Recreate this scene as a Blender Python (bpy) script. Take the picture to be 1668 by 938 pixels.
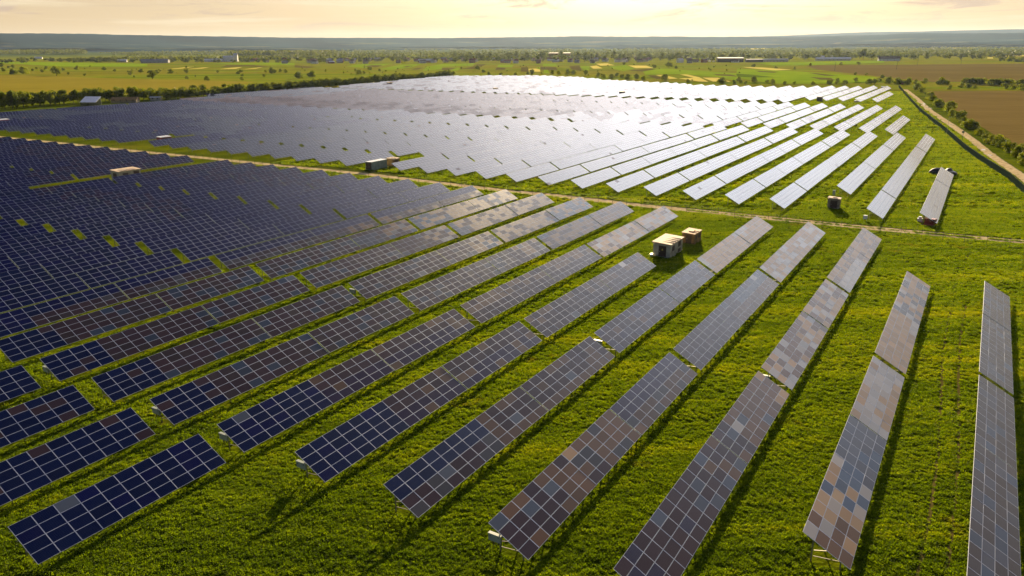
import bpy, bmesh, math, random
import numpy as np
from mathutils import Matrix, Vector

for o in list(bpy.data.objects):
    bpy.data.objects.remove(o)
S = bpy.context.scene
C = S.collection
R = math.radians

# ------------------------------------------------------------------ camera
CAM_Z = 37.2
cam = bpy.data.cameras.new('camera'); camo = bpy.data.objects.new('camera', cam); C.objects.link(camo)
cam.sensor_width = 36; cam.lens = 1235.33/1668*36; cam.clip_start = 0.5; cam.clip_end = 40000
PITCH, ROLL = 0.310608, 0.0052104
_cp, _sp, _cr, _sr = math.cos(PITCH), math.sin(PITCH), math.cos(ROLL), math.sin(ROLL)
_r, _u, _f = Vector((1, 0, 0)), Vector((0, _sp, _cp)), Vector((0, _cp, -_sp))
_R = _r*_cr - _u*_sr; _U = _r*_sr + _u*_cr
camo.matrix_world = Matrix(((_R.x, _U.x, -_f.x, 0), (_R.y, _U.y, -_f.y, 0), (_R.z, _U.z, -_f.z, CAM_Z), (0, 0, 0, 1)))
S.camera = camo

# ------------------------------------------------------------------ sun, sky, exposure
SUN_AZ, SUN_EL = 10.0, 13.5
sun = bpy.data.lights.new('sun', 'SUN'); suno = bpy.data.objects.new('sun', sun); C.objects.link(suno)
sun.energy = 4.6; sun.angle = R(0.6); sun.color = (1.0, 0.78, 0.46)
_d = Vector((math.sin(R(SUN_AZ))*math.cos(R(SUN_EL)), math.cos(R(SUN_AZ))*math.cos(R(SUN_EL)), math.sin(R(SUN_EL))))
suno.rotation_euler = _d.to_track_quat('Z', 'Y').to_euler()
S.view_settings.view_transform = 'Standard'; S.view_settings.look = 'None'
S.view_settings.exposure = 1.6; S.view_settings.gamma = 1; S.view_settings.use_curve_mapping = False

class NT:
    """small helper around a node tree"""
    def __init__(s, nt): s.nt = nt; s.n = nt.nodes; s.l = nt.links
    def node(s, t, **k):
        x = s.n.new(t)
        for a, b in k.items(): setattr(x, a, b)
        return x
    def put(s, sock, v):
        if isinstance(v, bpy.types.NodeSocket): s.l.new(v, sock)
        elif v is not None: sock.default_value = v
    def math(s, op, a, b=None, c=None, clamp=False):
        x = s.node('ShaderNodeMath', operation=op); x.use_clamp = clamp
        s.put(x.inputs[0], a); s.put(x.inputs[1], b)
        if c is not None: s.put(x.inputs[2], c)
        return x.outputs[0]
    def vmath(s, op, a, b=None, out=0):
        x = s.node('ShaderNodeVectorMath', operation=op); s.put(x.inputs[0], a)
        if b is not None: s.put(x.inputs[1], b)
        return x.outputs[out]
    def mix(s, f, a, b, blend='MIX'):
        x = s.node('ShaderNodeMix', data_type='RGBA', blend_type=blend)
        s.put(x.inputs[0], f); s.put(x.inputs[6], a); s.put(x.inputs[7], b); return x.outputs[2]
    def ramp(s, f, pts, interp='LINEAR'):
        x = s.node('ShaderNodeValToRGB'); e = x.color_ramp.elements; x.color_ramp.interpolation = interp
        while len(e) < len(pts): e.new(0.5)
        for k, (p, c) in enumerate(pts):
            e[k].position = p; e[k].color = (*c, 1) if len(c) == 3 else c
        s.put(x.inputs[0], f); return x.outputs[0]
    def mrange(s, v, a, b, c=0.0, d=1.0, smooth=True):
        x = s.node('ShaderNodeMapRange', interpolation_type='SMOOTHSTEP' if smooth else 'LINEAR')
        s.put(x.inputs[0], v)
        for k, q in enumerate((a, b, c, d)): s.put(x.inputs[1+k], q)
        return x.outputs[0]
    def noise(s, vec, scale, detail=3, rough=0.5, out=0, dist=0):
        x = s.node('ShaderNodeTexNoise'); s.put(x.inputs['Vector'], vec)
        x.inputs['Scale'].default_value = scale; x.inputs['Detail'].default_value = detail
        x.inputs['Roughness'].default_value = rough; x.inputs['Distortion'].default_value = dist
        return x.outputs[out]
    def scale(s, vec, sc, rot=(0, 0, 0)):
        x = s.node('ShaderNodeMapping'); s.put(x.inputs[0], vec)
        x.inputs['Scale'].default_value = sc; x.inputs['Rotation'].default_value = rot
        return x.outputs[0]

W = bpy.data.worlds.new('World'); S.world = W; W.use_nodes = True
t = NT(W.node_tree); t.n.clear()
tc = t.node('ShaderNodeTexCoord').outputs['Generated']
sky = t.node('ShaderNodeTexSky', sky_type='NISHITA'); sky.sun_disc = False
sky.sun_elevation = R(SUN_EL); sky.sun_rotation = R(SUN_AZ); sky.dust_density = 2.0; sky.air_density = 1.0
sep = t.node('ShaderNodeSeparateXYZ'); t.put(sep.inputs[0], tc)
el = t.math('MULTIPLY', t.math('ARCSINE', t.math('MINIMUM', t.math('MAXIMUM', sep.outputs[2], -0.999), 0.999)), 57.2958)
g0 = 13.0
fw = (math.sin(R(g0)), math.cos(R(g0)), 0); rt = (math.cos(R(g0)), -math.sin(R(g0)), 0)
az = t.math('MULTIPLY', t.math('ARCTAN2', t.vmath('DOT_PRODUCT', tc, rt, 1), t.vmath('DOT_PRODUCT', tc, fw, 1)), 57.2958)
def gauss(x, mu, w):
    q = t.math('DIVIDE', t.math('SUBTRACT', x, mu), w)
    return t.math('EXPONENT', t.math('MULTIPLY', t.math('MULTIPLY', q, q), -1.0))
# wispy cloud sheet, stretched along the horizon
cl1 = t.noise(t.scale(tc, (2.2, 2.2, 9.0)), 1.6, 6, 0.58, dist=0.4)
cl2 = t.noise(t.scale(tc, (4.0, 4.0, 34.0)), 1.7, 6, 0.62, dist=0.7)
cloud = t.mrange(cl1, 0.40, 0.66)
wisp = t.mrange(cl2, 0.50, 0.66)
base = t.mix(1.0, sky.outputs[0], t.mix(t.mrange(el, 28.0, 62.0), (0.42, 0.48, 0.70, 1), (0.07, 0.11, 0.38, 1)), 'MULTIPLY')
# golden haze low on the horizon, broad veil of bright thin cloud in front of the sun
hz = t.math('MULTIPLY', t.math('EXPONENT', t.math('DIVIDE', t.math('MAXIMUM', el, 0.0), -9.0)), 1.0)
hzc = t.mix(gauss(az, -3.0, 26.0), (2.80, 2.04, 1.12, 1), (2.10, 1.40, 0.64, 1))
hzc = t.mix(t.math('MULTIPLY', gauss(el, 0.0, 1.3), 0.5), hzc, (2.8, 1.95, 1.05, 1))
front = t.mrange(t.math('ABSOLUTE', az), 70.0, 150.0, 1.0, 0.35)
col = t.mix(t.math('MULTIPLY', hz, front), t.mix(1.0, base, (0.55, 0.55, 0.55, 1), 'MULTIPLY'), hzc)
glow = t.math('MULTIPLY', gauss(az, 8.0, 35.0), gauss(el, 26.0, 17.0))
glow = t.math('MULTIPLY', glow, t.mrange(el, 3.4, 11.0))
glow = t.math('MULTIPLY', glow, t.mrange(cloud, 0.0, 1.0, 0.95, 1.05))
glc = t.mix(t.mrange(az, 36.0, 50.0), t.mix(t.mrange(az, 2.0, 26.0), (12.2, 11.3, 10.6, 1), (10.4, 10.7, 11.0, 1)), (12.0, 8.2, 4.8, 1))
glc = t.mix(1.0, glc, t.node('ShaderNodeCombineColor').outputs[0], 'MIX') if False else glc
gv = t.node('ShaderNodeVectorMath', operation='SCALE'); t.put(gv.inputs[0], glc); t.put(gv.inputs[3], glow)
col = t.mix(1.0, col, gv.outputs[0], 'ADD')
# darker wisps and violet-grey cloud undersides
low = t.mrange(el, 5.0, 10.0, 1.0, 0.0)
wf = t.math('MULTIPLY', t.math('MULTIPLY', wisp, low), t.mrange(el, 0.5, 2.0, 0.0, 0.8))
col = t.mix(wf, col, (2.05, 1.50, 1.12, 1))
br = t.noise(t.scale(tc, (3.0, 3.0, 60.0)), 1.3, 4, 0.6, dist=0.5)
col = t.mix(t.math('MULTIPLY', t.math('MULTIPLY', t.mrange(br, 0.48, 0.70), low), t.mrange(el, 0.6, 2.0, 0.0, 0.7)), col, (3.3, 2.75, 1.85, 1))
hi = t.math('MULTIPLY', t.mrange(el, 22.0, 40.0), t.math('MULTIPLY', cloud, t.mrange(el, 58.0, 34.0, 0.0, 0.10)))
col = t.mix(t.math('MULTIPLY', hi, t.mrange(t.math('ABSOLUTE', az), 40.0, 110.0, 1.0, 0.2)), col, (2.6, 2.5, 2.7, 1))
bg = t.node('ShaderNodeBackground'); t.put(bg.inputs[0], col); bg.inputs[1].default_value = 0.1
out = t.node('ShaderNodeOutputWorld'); t.l.new(bg.outputs[0], out.inputs[0])

# ------------------------------------------------------------------ helpers
rnd = random.Random(11); nr = np.random.default_rng(5)
def mat(name):
    m = bpy.data.materials.new(name); m.use_nodes = True
    t = NT(m.node_tree); b = t.n.get('Principled BSDF'); return m, t, b
def flat(name, col, rough=0.7, metal=0.0, var=0.25, scale=3.0, spec=0.5, bump=0.0):
    """plain painted or raw surface with blotches and grime"""
    m, t, b = mat(name)
    g = t.node('ShaderNodeNewGeometry').outputs['Position']
    n = t.noise(g, scale, 5, 0.6)
    f = t.mrange(n, 0.3, 0.7, 1-var, 1+var)
    v = t.node('ShaderNodeVectorMath', operation='SCALE'); v.inputs[0].default_value = col; t.put(v.inputs[3], f)
    t.put(b.inputs['Base Color'], v.outputs[0]); b.inputs['Roughness'].default_value = rough
    b.inputs['Metallic'].default_value = metal; b.inputs['Specular IOR Level'].default_value = spec
    if bump:
        bp = t.node('ShaderNodeBump'); bp.inputs['Strength'].default_value = bump; t.put(bp.inputs['Height'], t.noise(g, scale*8, 3)); t.put(b.inputs['Normal'], bp.outputs[0])
    return m
def tag(o, label=None, cat=None, group=None, kind=None):
    if label: o['label'] = label
    if cat: o['category'] = cat
    if group: o['group'] = group
    if kind: o['kind'] = kind
    return o
def obj(name, me, parent=None, loc=None, rz=None):
    o = bpy.data.objects.new(name, me); C.objects.link(o)
    if parent is not None: o.parent = parent
    if loc is not None: o.location = loc
    if rz is not None: o.rotation_euler = (0, 0, rz)
    return o
def empty(name, loc, rz=0.0):
    o = bpy.data.objects.new(name, None); C.objects.link(o); o.location = loc; o.rotation_euler = (0, 0, rz); o.empty_display_size = .2
    return o
class MB:
    """collects faces into one mesh"""
    def __init__(s): s.v = []; s.f = []; s.m = []
    def add(s, vs, fs, mi=0):
        k = len(s.v); s.v += [tuple(p) for p in vs]; s.f += [tuple(i+k for i in f) for f in fs]; s.m += [mi]*len(fs)
    def box(s, x0, x1, y0, y1, z0, z1, mi=0):
        s.add([(x, y, z) for z in (z0, z1) for y in (y0, y1) for x in (x0, x1)],
              [(0, 2, 3, 1), (4, 5, 7, 6), (0, 1, 5, 4), (2, 6, 7, 3), (0, 4, 6, 2), (1, 3, 7, 5)], mi)
    def bar(s, a, b, w, h=None, mi=0):
        a, b = Vector(a), Vector(b); h = h or w; d = (b-a).normalized()
        up = Vector((0, 0, 1)) if abs(d.z) < .9 else Vector((1, 0, 0))
        x = d.cross(up).normalized()*w/2; y = x.cross(d).normalized()*h/2
        s.add([p+q for p in (a, b) for q in (-x-y, x-y, x+y, -x+y)],
              [(3, 2, 1, 0), (4, 5, 6, 7), (0, 1, 5, 4), (1, 2, 6, 5), (2, 3, 7, 6), (3, 0, 4, 7)], mi)
    def cyl(s, a, b, r0, r1, n=7, mi=0):
        a, b = Vector(a), Vector(b); d = (b-a).normalized()
        up = Vector((0, 0, 1)) if abs(d.z) < .9 else Vector((1, 0, 0))
        x = d.cross(up).normalized(); y = x.cross(d)
        ring = lambda c, r: [c+(x*math.cos(6.2832*k/n)+y*math.sin(6.2832*k/n))*r for k in range(n)]
        s.add(ring(a, r0)+ring(b, r1), [(k, (k+1) % n, n+(k+1) % n, n+k) for k in range(n)]+[tuple(range(n))[::-1], tuple(range(n, 2*n))], mi)
    def mesh(s, name, mats):
        me = bpy.data.meshes.new(name); me.from_pydata(s.v, [], s.f)
        for m in (mats if isinstance(mats, (list, tuple)) else [mats]): me.materials.append(m)
        if len(me.materials) > 1: me.polygons.foreach_set('material_index', s.m)
        me.update(); return me
def sheet(name, pts, z, m):
    me = bpy.data.meshes.new(name)
    me.from_pydata([(x, y, z) for x, y in pts], [], [tuple(range(len(pts)))]); me.materials.append(m); me.update()
    if me.polygons[0].normal.z < 0: me.flip_normals()
    return me
ONES = 'first second third fourth fifth sixth seventh eighth ninth tenth eleventh twelfth thirteenth fourteenth fifteenth sixteenth seventeenth eighteenth nineteenth'.split()
TENS = {2: 'twent', 3: 'thirt', 4: 'fort', 5: 'fift', 6: 'sixt', 7: 'sevent', 8: 'eight', 9: 'ninet'}
def ordinal(n):
    if n < 20: return ONES[n-1]
    if n >= 100: return 'hundred-and-'+ordinal(n-100) if n > 100 else 'hundredth'
    a, b = divmod(n, 10)
    return TENS[a]+('ieth' if b == 0 else 'y-'+ONES[b-1])
AZ = 0.550008915
EX, EY = math.sin(AZ), math.cos(AZ)           # along a row
NX, NY = math.cos(AZ), -math.sin(AZ)          # across the rows, towards the low edge
def SD(s, d): return (EX*s+NX*d, EY*s+NY*d)

# ------------------------------------------------------------------ ground
def grass_nodes(t, b, meadow=False, yel=0.0):
    P = t.node('ShaderNodeNewGeometry').outputs['Position']
    big = t.noise(P, 0.012, 4, 0.55); mid = t.noise(P, 0.11, 4, 0.6); fine = t.noise(P, 1.3, 5, 0.65)
    f = t.math('ADD', t.math('MULTIPLY', big, 0.35), t.math('ADD', t.math('MULTIPLY', mid, 0.35), t.math('MULTIPLY', fine, 0.3)))
    c = t.ramp(f, [(0.36, (0.030, 0.045, 0.002)), (0.46, (0.060, 0.085, 0.003)), (0.54, (0.105, 0.128, 0.004)), (0.64, (0.15, 0.15, 0.007))])
    dry = t.noise(P, 0.035, 5, 0.6)
    c = t.mix(t.mrange(dry, 0.56, 0.74, 0, 0.55), c, (0.17, 0.12, 0.018, 1))
    # far meadows: long stripes and ochre stretches
    sp = t.node('ShaderNodeSeparateXYZ'); t.put(sp.inputs[0], P)
    st = t.noise(t.scale(P, (0.0018, 0.011, 1), (0, 0, 0.35)), 1.0, 4, 0.6)
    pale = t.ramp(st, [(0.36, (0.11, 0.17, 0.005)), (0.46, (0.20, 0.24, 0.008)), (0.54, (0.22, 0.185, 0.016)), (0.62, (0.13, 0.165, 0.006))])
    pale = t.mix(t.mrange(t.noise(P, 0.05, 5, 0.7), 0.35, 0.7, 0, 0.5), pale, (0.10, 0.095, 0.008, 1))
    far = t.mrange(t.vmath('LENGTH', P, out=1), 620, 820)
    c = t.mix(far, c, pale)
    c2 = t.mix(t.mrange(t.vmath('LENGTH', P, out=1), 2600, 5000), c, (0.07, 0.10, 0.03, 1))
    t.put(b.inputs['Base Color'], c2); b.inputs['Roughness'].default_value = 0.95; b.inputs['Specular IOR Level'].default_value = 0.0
    bp = t.node('ShaderNodeBump'); bp.inputs['Distance'].default_value = 1.0; bp.inputs['Strength'].default_value = 0.55
    h = t.math('ADD', t.math('MULTIPLY', t.noise(P, 0.9, 5, 0.6), 0.55), t.math('MULTIPLY', t.noise(t.scale(P, (1, 1, 1)), 0.22, 3), 0.8))
    t.put(bp.inputs['Height'], h); t.put(b.inputs['Normal'], bp.outputs[0])
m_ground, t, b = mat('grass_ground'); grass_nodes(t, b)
v, f = [], []
NR, NA = 40, 96
rr = [0.0] + list(np.geomspace(60, 26000, NR))
for i, r_ in enumerate(rr[1:]):
    for k in range(NA): v.append((r_*math.cos(6.28318*k/NA), r_*math.sin(6.28318*k/NA), 0.0))
v.append((0, 0, 0)); c0 = len(v)-1
for k in range(NA): f.append((c0, k, (k+1) % NA))
for i in range(NR-1):
    for k in range(NA): f.append((i*NA+k, (i+1)*NA+k, (i+1)*NA+(k+1) % NA, i*NA+(k+1) % NA))
me = bpy.data.meshes.new('ground'); me.from_pydata(v, [], f); me.materials.append(m_ground); me.update()
tag(obj('ground', me), kind='structure')

# ------------------------------------------------------------------ farmland sheets
def field_mat(name, c1, c2, row=0.0, rot=0.0, sc=0.02):
    m, t, b = mat(name); P = t.node('ShaderNodeNewGeometry').outputs['Position']
    f = t.math('ADD', t.math('MULTIPLY', t.noise(P, sc, 5, 0.6), 0.5), t.math('MULTIPLY', t.noise(t.scale(P, (0.012, 0.35, 1), (0, 0, rot)), 1.0, 4, 0.6), 0.5))
    c = t.ramp(f, [(0.38, c1), (0.62, c2)])
    t.put(b.inputs['Base Color'], c); b.inputs['Roughness'].default_value = 0.95; b.inputs['Specular IOR Level'].default_value = 0.0
    if row:
        w = t.node('ShaderNodeTexWave', wave_type='BANDS', bands_direction='Y'); t.put(w.inputs['Vector'], t.scale(P, (1, 1, 1), (0, 0, rot)))
        w.inputs['Scale'].default_value = row; w.inputs['Distortion'].default_value = 1.5; w.inputs['Detail'].default_value = 2
        bp = t.node('ShaderNodeBump'); bp.inputs['Strength'].default_value = 0.35; t.put(bp.inputs['Height'], w.outputs['Fac']); t.put(b.inputs['Normal'], bp.outputs[0])
        t.put(b.inputs['Base Color'], t.mix(t.math('MULTIPLY', w.outputs['Fac'], 0.14), c, (c1[0]*.6, c1[1]*.6, c1[2]*.6, 1)))
    return m
FM = {'straw': field_mat('straw_field', (0.52, 0.42, 0.08), (0.64, 0.54, 0.13)),
      'soil': field_mat('bare_soil_field', (0.085, 0.072, 0.018), (0.12, 0.095, 0.026)),
      'lush': field_mat('lush_field', (0.13, 0.23, 0.004), (0.24, 0.32, 0.006)),
      'dark': field_mat('dark_field', (0.06, 0.10, 0.003), (0.09, 0.14, 0.004))}
m_ochre = field_mat('ochre_field', (0.20, 0.165, 0.016), (0.25, 0.205, 0.022), sc=0.008)
m_plough = field_mat('ploughed_field', (0.135, 0.095, 0.028), (0.175, 0.125, 0.040), row=0.10, rot=-0.66)
m_plough2 = field_mat('ploughed_field_far', (0.12, 0.09, 0.026), (0.16, 0.12, 0.036), sc=0.006)
FIELDS = [('straw', [(-589, 1349), (-602, 1457), (-606, 1517), (-577, 1387)]), ('straw', [(-551, 1333), (-559, 1421), (-562, 1478), (-540, 1381)]), ('straw', [(-492, 1333), (-501, 1411), (-494, 1454), (-472, 1354)]), ('straw', [(-444, 1306), (-452, 1387), (-456, 1459), (-437, 1353)]), ('soil', [(-537, 1462), (-578, 1609), (-520, 1597), (-451, 1487), (-459, 1459), (-505, 1497)]), ('lush', [(-680, 1783), (-569, 1845), (-487, 1782), (-432, 1580), (-585, 1683)]), ('lush', [(-1378, 2137), (-1118, 1971), (-822, 1789), (-706, 1535), (-892, 1571), (-1262, 1956)]), ('soil', [(-432, 1580), (-354, 1440), (-349, 1358), (-388, 1418)]), ('lush', [(-305, 1460), (-314, 1626), (-250, 1688), (-244, 1509), (-252, 1367)]), ('soil', [(-274, 1454), (-273, 1548), (-250, 1543), (-238, 1391)]), ('lush', [(-216, 1287), (-219, 1571), (-182, 1635), (-174, 1379), (-187, 1237)]), ('soil', [(-194, 1410), (-192, 1487), (-186, 1485), (-182, 1381)]), ('soil', [(-157, 1241), (-160, 1350), (-150, 1349), (-147, 1252)]), ('lush', [(-152, 1431), (-140, 1611), (-111, 1269), (-133, 1187)]), ('lush', [(-140, 1611), (-74, 1650), (-72, 1463), (-122, 1397)]), ('soil', [(-68, 1387), (-67, 1574), (-49, 1570), (-52, 1412), (-58, 1260), (-82, 1264)]), ('soil', [(-115, 1317), (-90, 1323), (-91, 1230), (-107, 1224)]), ('lush', [(-95, 1181), (-91, 1338), (-83, 1302), (-80, 1179)]), ('lush', [(-24, 1352), (-24, 1531), (5, 1492), (2, 1347)]), ('soil', [(-24, 1211), (-24, 1342), (-9, 1324), (-9, 1217)]), ('straw', [(26, 1124), (28, 1255), (40, 1266), (45, 1221), (42, 1121)]), ('lush', [(41, 1266), (45, 1350), (50, 1349), (46, 1234)]), ('soil', [(46, 1220), (51, 1365), (76, 1334), (71, 1195), (54, 1198)]), ('lush', [(57, 1420), (66, 1596), (90, 1577), (81, 1376)]), ('lush', [(44, 1052), (50, 1199), (56, 1197), (52, 1051)]), ('soil', [(14, 1126), (18, 1344), (29, 1342), (25, 1124)]), ('soil', [(102, 1383), (125, 1437), (105, 1169), (93, 1191)]), ('lush', [(120, 1380), (140, 1404), (114, 1148), (108, 1149)]), ('straw', [(168, 1560), (194, 1591), (189, 1436), (160, 1406)]), ('straw', [(138, 1376), (155, 1431), (146, 1253), (129, 1238)]), ('straw', [(211, 1420), (240, 1402), (228, 1257), (198, 1253)]), ('lush', [(171, 1370), (212, 1450), (192, 1218), (159, 1122), (159, 1246)]), ('soil', [(170, 1139), (220, 1236), (213, 1114), (184, 1100)]), ('soil', [(167, 961), (175, 960), (171, 873), (160, 863)]), ('straw', [(179, 973), (189, 977), (185, 871), (173, 861)]), ('straw', [(211, 983), (221, 990), (216, 903), (199, 791), (191, 798), (186, 871), (206, 887)]), ('straw', [(217, 890), (233, 884), (221, 789), (205, 796)]), ('lush', [(184, 1100), (236, 1233), (292, 1017), (231, 803), (238, 888), (217, 997), (183, 987), (167, 975)]), ('soil', [(255, 992), (272, 975), (268, 934), (261, 909), (249, 950)]), ('straw', [(377, 1294), (400, 1251), (407, 1140), (374, 1118), (371, 1210)]), ('lush', [(342, 1193), (361, 1168), (390, 1068), (411, 890), (383, 805), (352, 771), (305, 741), (249, 746), (254, 886)]), ('dark', [(287, 1002), (296, 957), (299, 892), (272, 884), (261, 909)]), ('soil', [(344, 1112), (360, 1056), (342, 1025), (334, 1060)]), ('soil', [(384, 1019), (389, 1003), (382, 919), (368, 921)]), ('soil', [(337, 887), (351, 862), (335, 811), (324, 822)]), ('lush', [(482, 1565), (789, 1673), (714, 1512), (511, 1361), (454, 1372)]), ('straw', [(3189, 5925), (5115, 7926), (4175, 6467), (2799, 4994)]), ('straw', [(1189, 1976), (1214, 1995), (1126, 1847), (1114, 1850)]), ('straw', [(1375, 2217), (1470, 2270), (1381, 2131), (1312, 2108)]), ('straw', [(1601, 5631), (1994, 6280), (1919, 5800), (1551, 5059)])]
for i, (k, pts) in enumerate(FIELDS):
    tag(obj('field', sheet('field', pts, 0.10+0.012*i, FM[k])), kind='structure')
OCHRE_L = [(-979.9, 1219.7), (-719.4, 1109.6), (-564.2, 1015.8), (-432.9, 936.5), (-350.9, 894.6), (-275.9, 856.2), (-276.7, 702.8), (-302.7, 651.1), (-335.2, 607.2), (-444.3, 680.6), (-491.0, 605.1)]
BROWN_NEAR = [(333.2, 625.1), (408.7, 622.6), (481.1, 633.2), (143.8, 181.1), (182.4, 271.4), (197.5, 309.5), (250.8, 435.4)]
BROWN_FAR = [(507.2, 1356.6), (656.1, 1388.3), (922.8, 1420.4), (1223.6, 1474.7), (661.2, 791.4), (511.1, 781.5), (464.8, 773.5), (412.6, 766.5), (414.0, 792.5), (426.3, 898.1), (434.7, 1036.8), (451.0, 1163.4)]
tag(obj('field', sheet('field', OCHRE_L, 0.07, m_ochre)), kind='structure')
tag(obj('field', sheet('field', BROWN_NEAR, 0.05, m_plough)), kind='structure')
tag(obj('field', sheet('field', BROWN_FAR, 0.08, m_plough2)), kind='structure')

# ------------------------------------------------------------------ hills
m_hill, t, b = mat('forested_hill_haze_tint')
P = t.node('ShaderNodeNewGeometry').outputs['Position']; sp = t.node('ShaderNodeSeparateXYZ'); t.put(sp.inputs[0], P)
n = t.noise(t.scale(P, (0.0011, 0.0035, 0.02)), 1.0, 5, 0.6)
c = t.ramp(n, [(0.40, (0.012, 0.034, 0.045)), (0.55, (0.020, 0.048, 0.055)), (0.64, (0.10, 0.11, 0.05)), (0.72, (0.15, 0.12, 0.07))])  # forest greens shifted to blue: distance haze painted into the hill colour
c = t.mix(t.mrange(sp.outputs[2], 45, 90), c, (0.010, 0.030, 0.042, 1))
t.put(b.inputs['Base Color'], c); b.inputs['Roughness'].default_value = 1.0; b.inputs['Specular IOR Level'].default_value = 0.0
def ridge(pts, depth, seed, name, scale_h=1.0):
    q = random.Random(seed); v = []; f = []; M = 9
    P2 = []
    for a, b_ in zip(pts[:-1], pts[1:]):
        for k in range(14):
            u = k/14; u2 = u*u*(3-2*u)
            P2.append((a[0]+(b_[0]-a[0])*u, a[1]+(b_[1]-a[1])*u, a[2]+(b_[2]-a[2])*u2))
    for (x, y, h) in P2:
        L = math.hypot(x, y); ux, uy = x/L, y/L
        for k in range(M):
            g = k/(M-1); hh = h*scale_h*(math.sin(min(g*1.25, 1)*math.pi/2)**1.3)
            hh += (q.uniform(-1, 1)*2.0 if k > 3 else 0)
            wv = 160*math.sin(x*0.0021+k)+90*math.sin(x*0.0057+1.3*k)
            r_ = (k-(M-1)*.8)*depth/M + (wv if 0 < k < 7 else 0)
            v.append((x+ux*r_, y+uy*r_, hh if k else -3))
    n_ = len(P2)
    for i in range(n_-1):
        for k in range(M-1): f.append((i*M+k, (i+1)*M+k, (i+1)*M+k+1, i*M+k+1))
    me = bpy.data.meshes.new(name); me.from_pydata(v, [], f); me.materials.append(m_hill); me.update()
    me.polygons.foreach_set('use_smooth', [True]*len(me.polygons))
    return tag(obj(name, me), kind='structure')
RIDGE = [(-6064, 7313, 166), (-5522, 7730, 169), (-5108, 8010, 171), (-4552, 8339, 169), (-3929, 8649, 151), (-3416, 8865, 141), (-2479, 9171, 126), (-1667, 9353, 121), (-814, 9465, 114), (16, 9500, 120), (351, 9494, 122), (787, 9467, 127), (1571, 9369, 118), (2587, 9141, 108), (3217, 8939, 106), (3802, 8706, 114), (4022, 8607, 121), (4337, 8452, 133), (4637, 8291, 126), (5134, 7993, 120), (5670, 7622, 112), (6192, 7205, 99)]
ridge(RIDGE, 2600, 3, 'hills')
ridge([(-4200, 5500, 10), (-3300, 6000, 34), (-2400, 6500, 26), (-1200, 6900, 20), (0, 7000, 25), (1200, 6950, 30), (2300, 6700, 24), (3300, 6200, 34), (4300, 5700, 48), (5400, 5000, 40)], 1200, 8, 'hills')
ridge([(2600, 14200, 120), (4200, 13900, 150), (6200, 13100, 205), (8200, 12000, 225), (10400, 10400, 230)], 2200, 9, 'hills')

# ------------------------------------------------------------------ haze
hz_ = MB(); hz_.box(-12500, 12500, -3000, 15500, -1.2, 262.0)
mh = bpy.data.materials.new('haze'); mh.use_nodes = True; th = NT(mh.node_tree); th.n.clear()
pv = th.node('ShaderNodeVolumePrincipled'); pv.inputs['Color'].default_value = (0.58, 0.75, 1.0, 1)
pv.inputs['Density'].default_value = 0.000012; pv.inputs['Anisotropy'].default_value = 0.5
oo = th.node('ShaderNodeOutputMaterial'); th.l.new(pv.outputs[0], oo.inputs['Volume'])
tag(obj('haze', hz_.mesh('haze', mh)), kind='stuff')

# ------------------------------------------------------------------ tracks
m_dirt, t, b = mat('dirt_track')
P = t.node('ShaderNodeNewGeometry').outputs['Position']
n = t.noise(P, 0.6, 6, 0.7); c = t.ramp(n, [(0.35, (0.28, 0.20, 0.10)), (0.50, (0.46, 0.36, 0.20)), (0.7, (0.60, 0.49, 0.30))])
gmask = t.mrange(t.noise(P, 0.45, 5, 0.7), 0.52, 0.66, 0, 0.8)
uvn = t.node('ShaderNodeUVMap').outputs[0]; su = t.node('ShaderNodeSeparateXYZ'); t.put(su.inputs[0], uvn)
mid_ = t.mrange(t.math('ABSOLUTE', t.math('SUBTRACT', su.outputs[0], 0.5)), 0.03, 0.14, 1.0, 0.0)
edge = t.mrange(t.math('ADD', t.math('ABSOLUTE', t.math('SUBTRACT', su.outputs[0], 0.5)), t.math('MULTIPLY', t.noise(P, 0.8, 4), 0.25)), 0.50, 0.62, 0, 1)
gm = t.math('MAXIMUM', t.math('MULTIPLY', mid_, gmask), edge)
c = t.mix(gm, c, (0.06, 0.075, 0.005, 1)); t.put(b.inputs['Base Color'], c); b.inputs['Roughness'].default_value = 0.95; b.inputs['Specular IOR Level'].default_value = 0.0
bp = t.node('ShaderNodeBump'); bp.inputs['Strength'].default_value = 0.5; t.put(bp.inputs['Height'], t.noise(P, 1.5, 5)); t.put(b.inputs['Normal'], bp.outputs[0])
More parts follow.
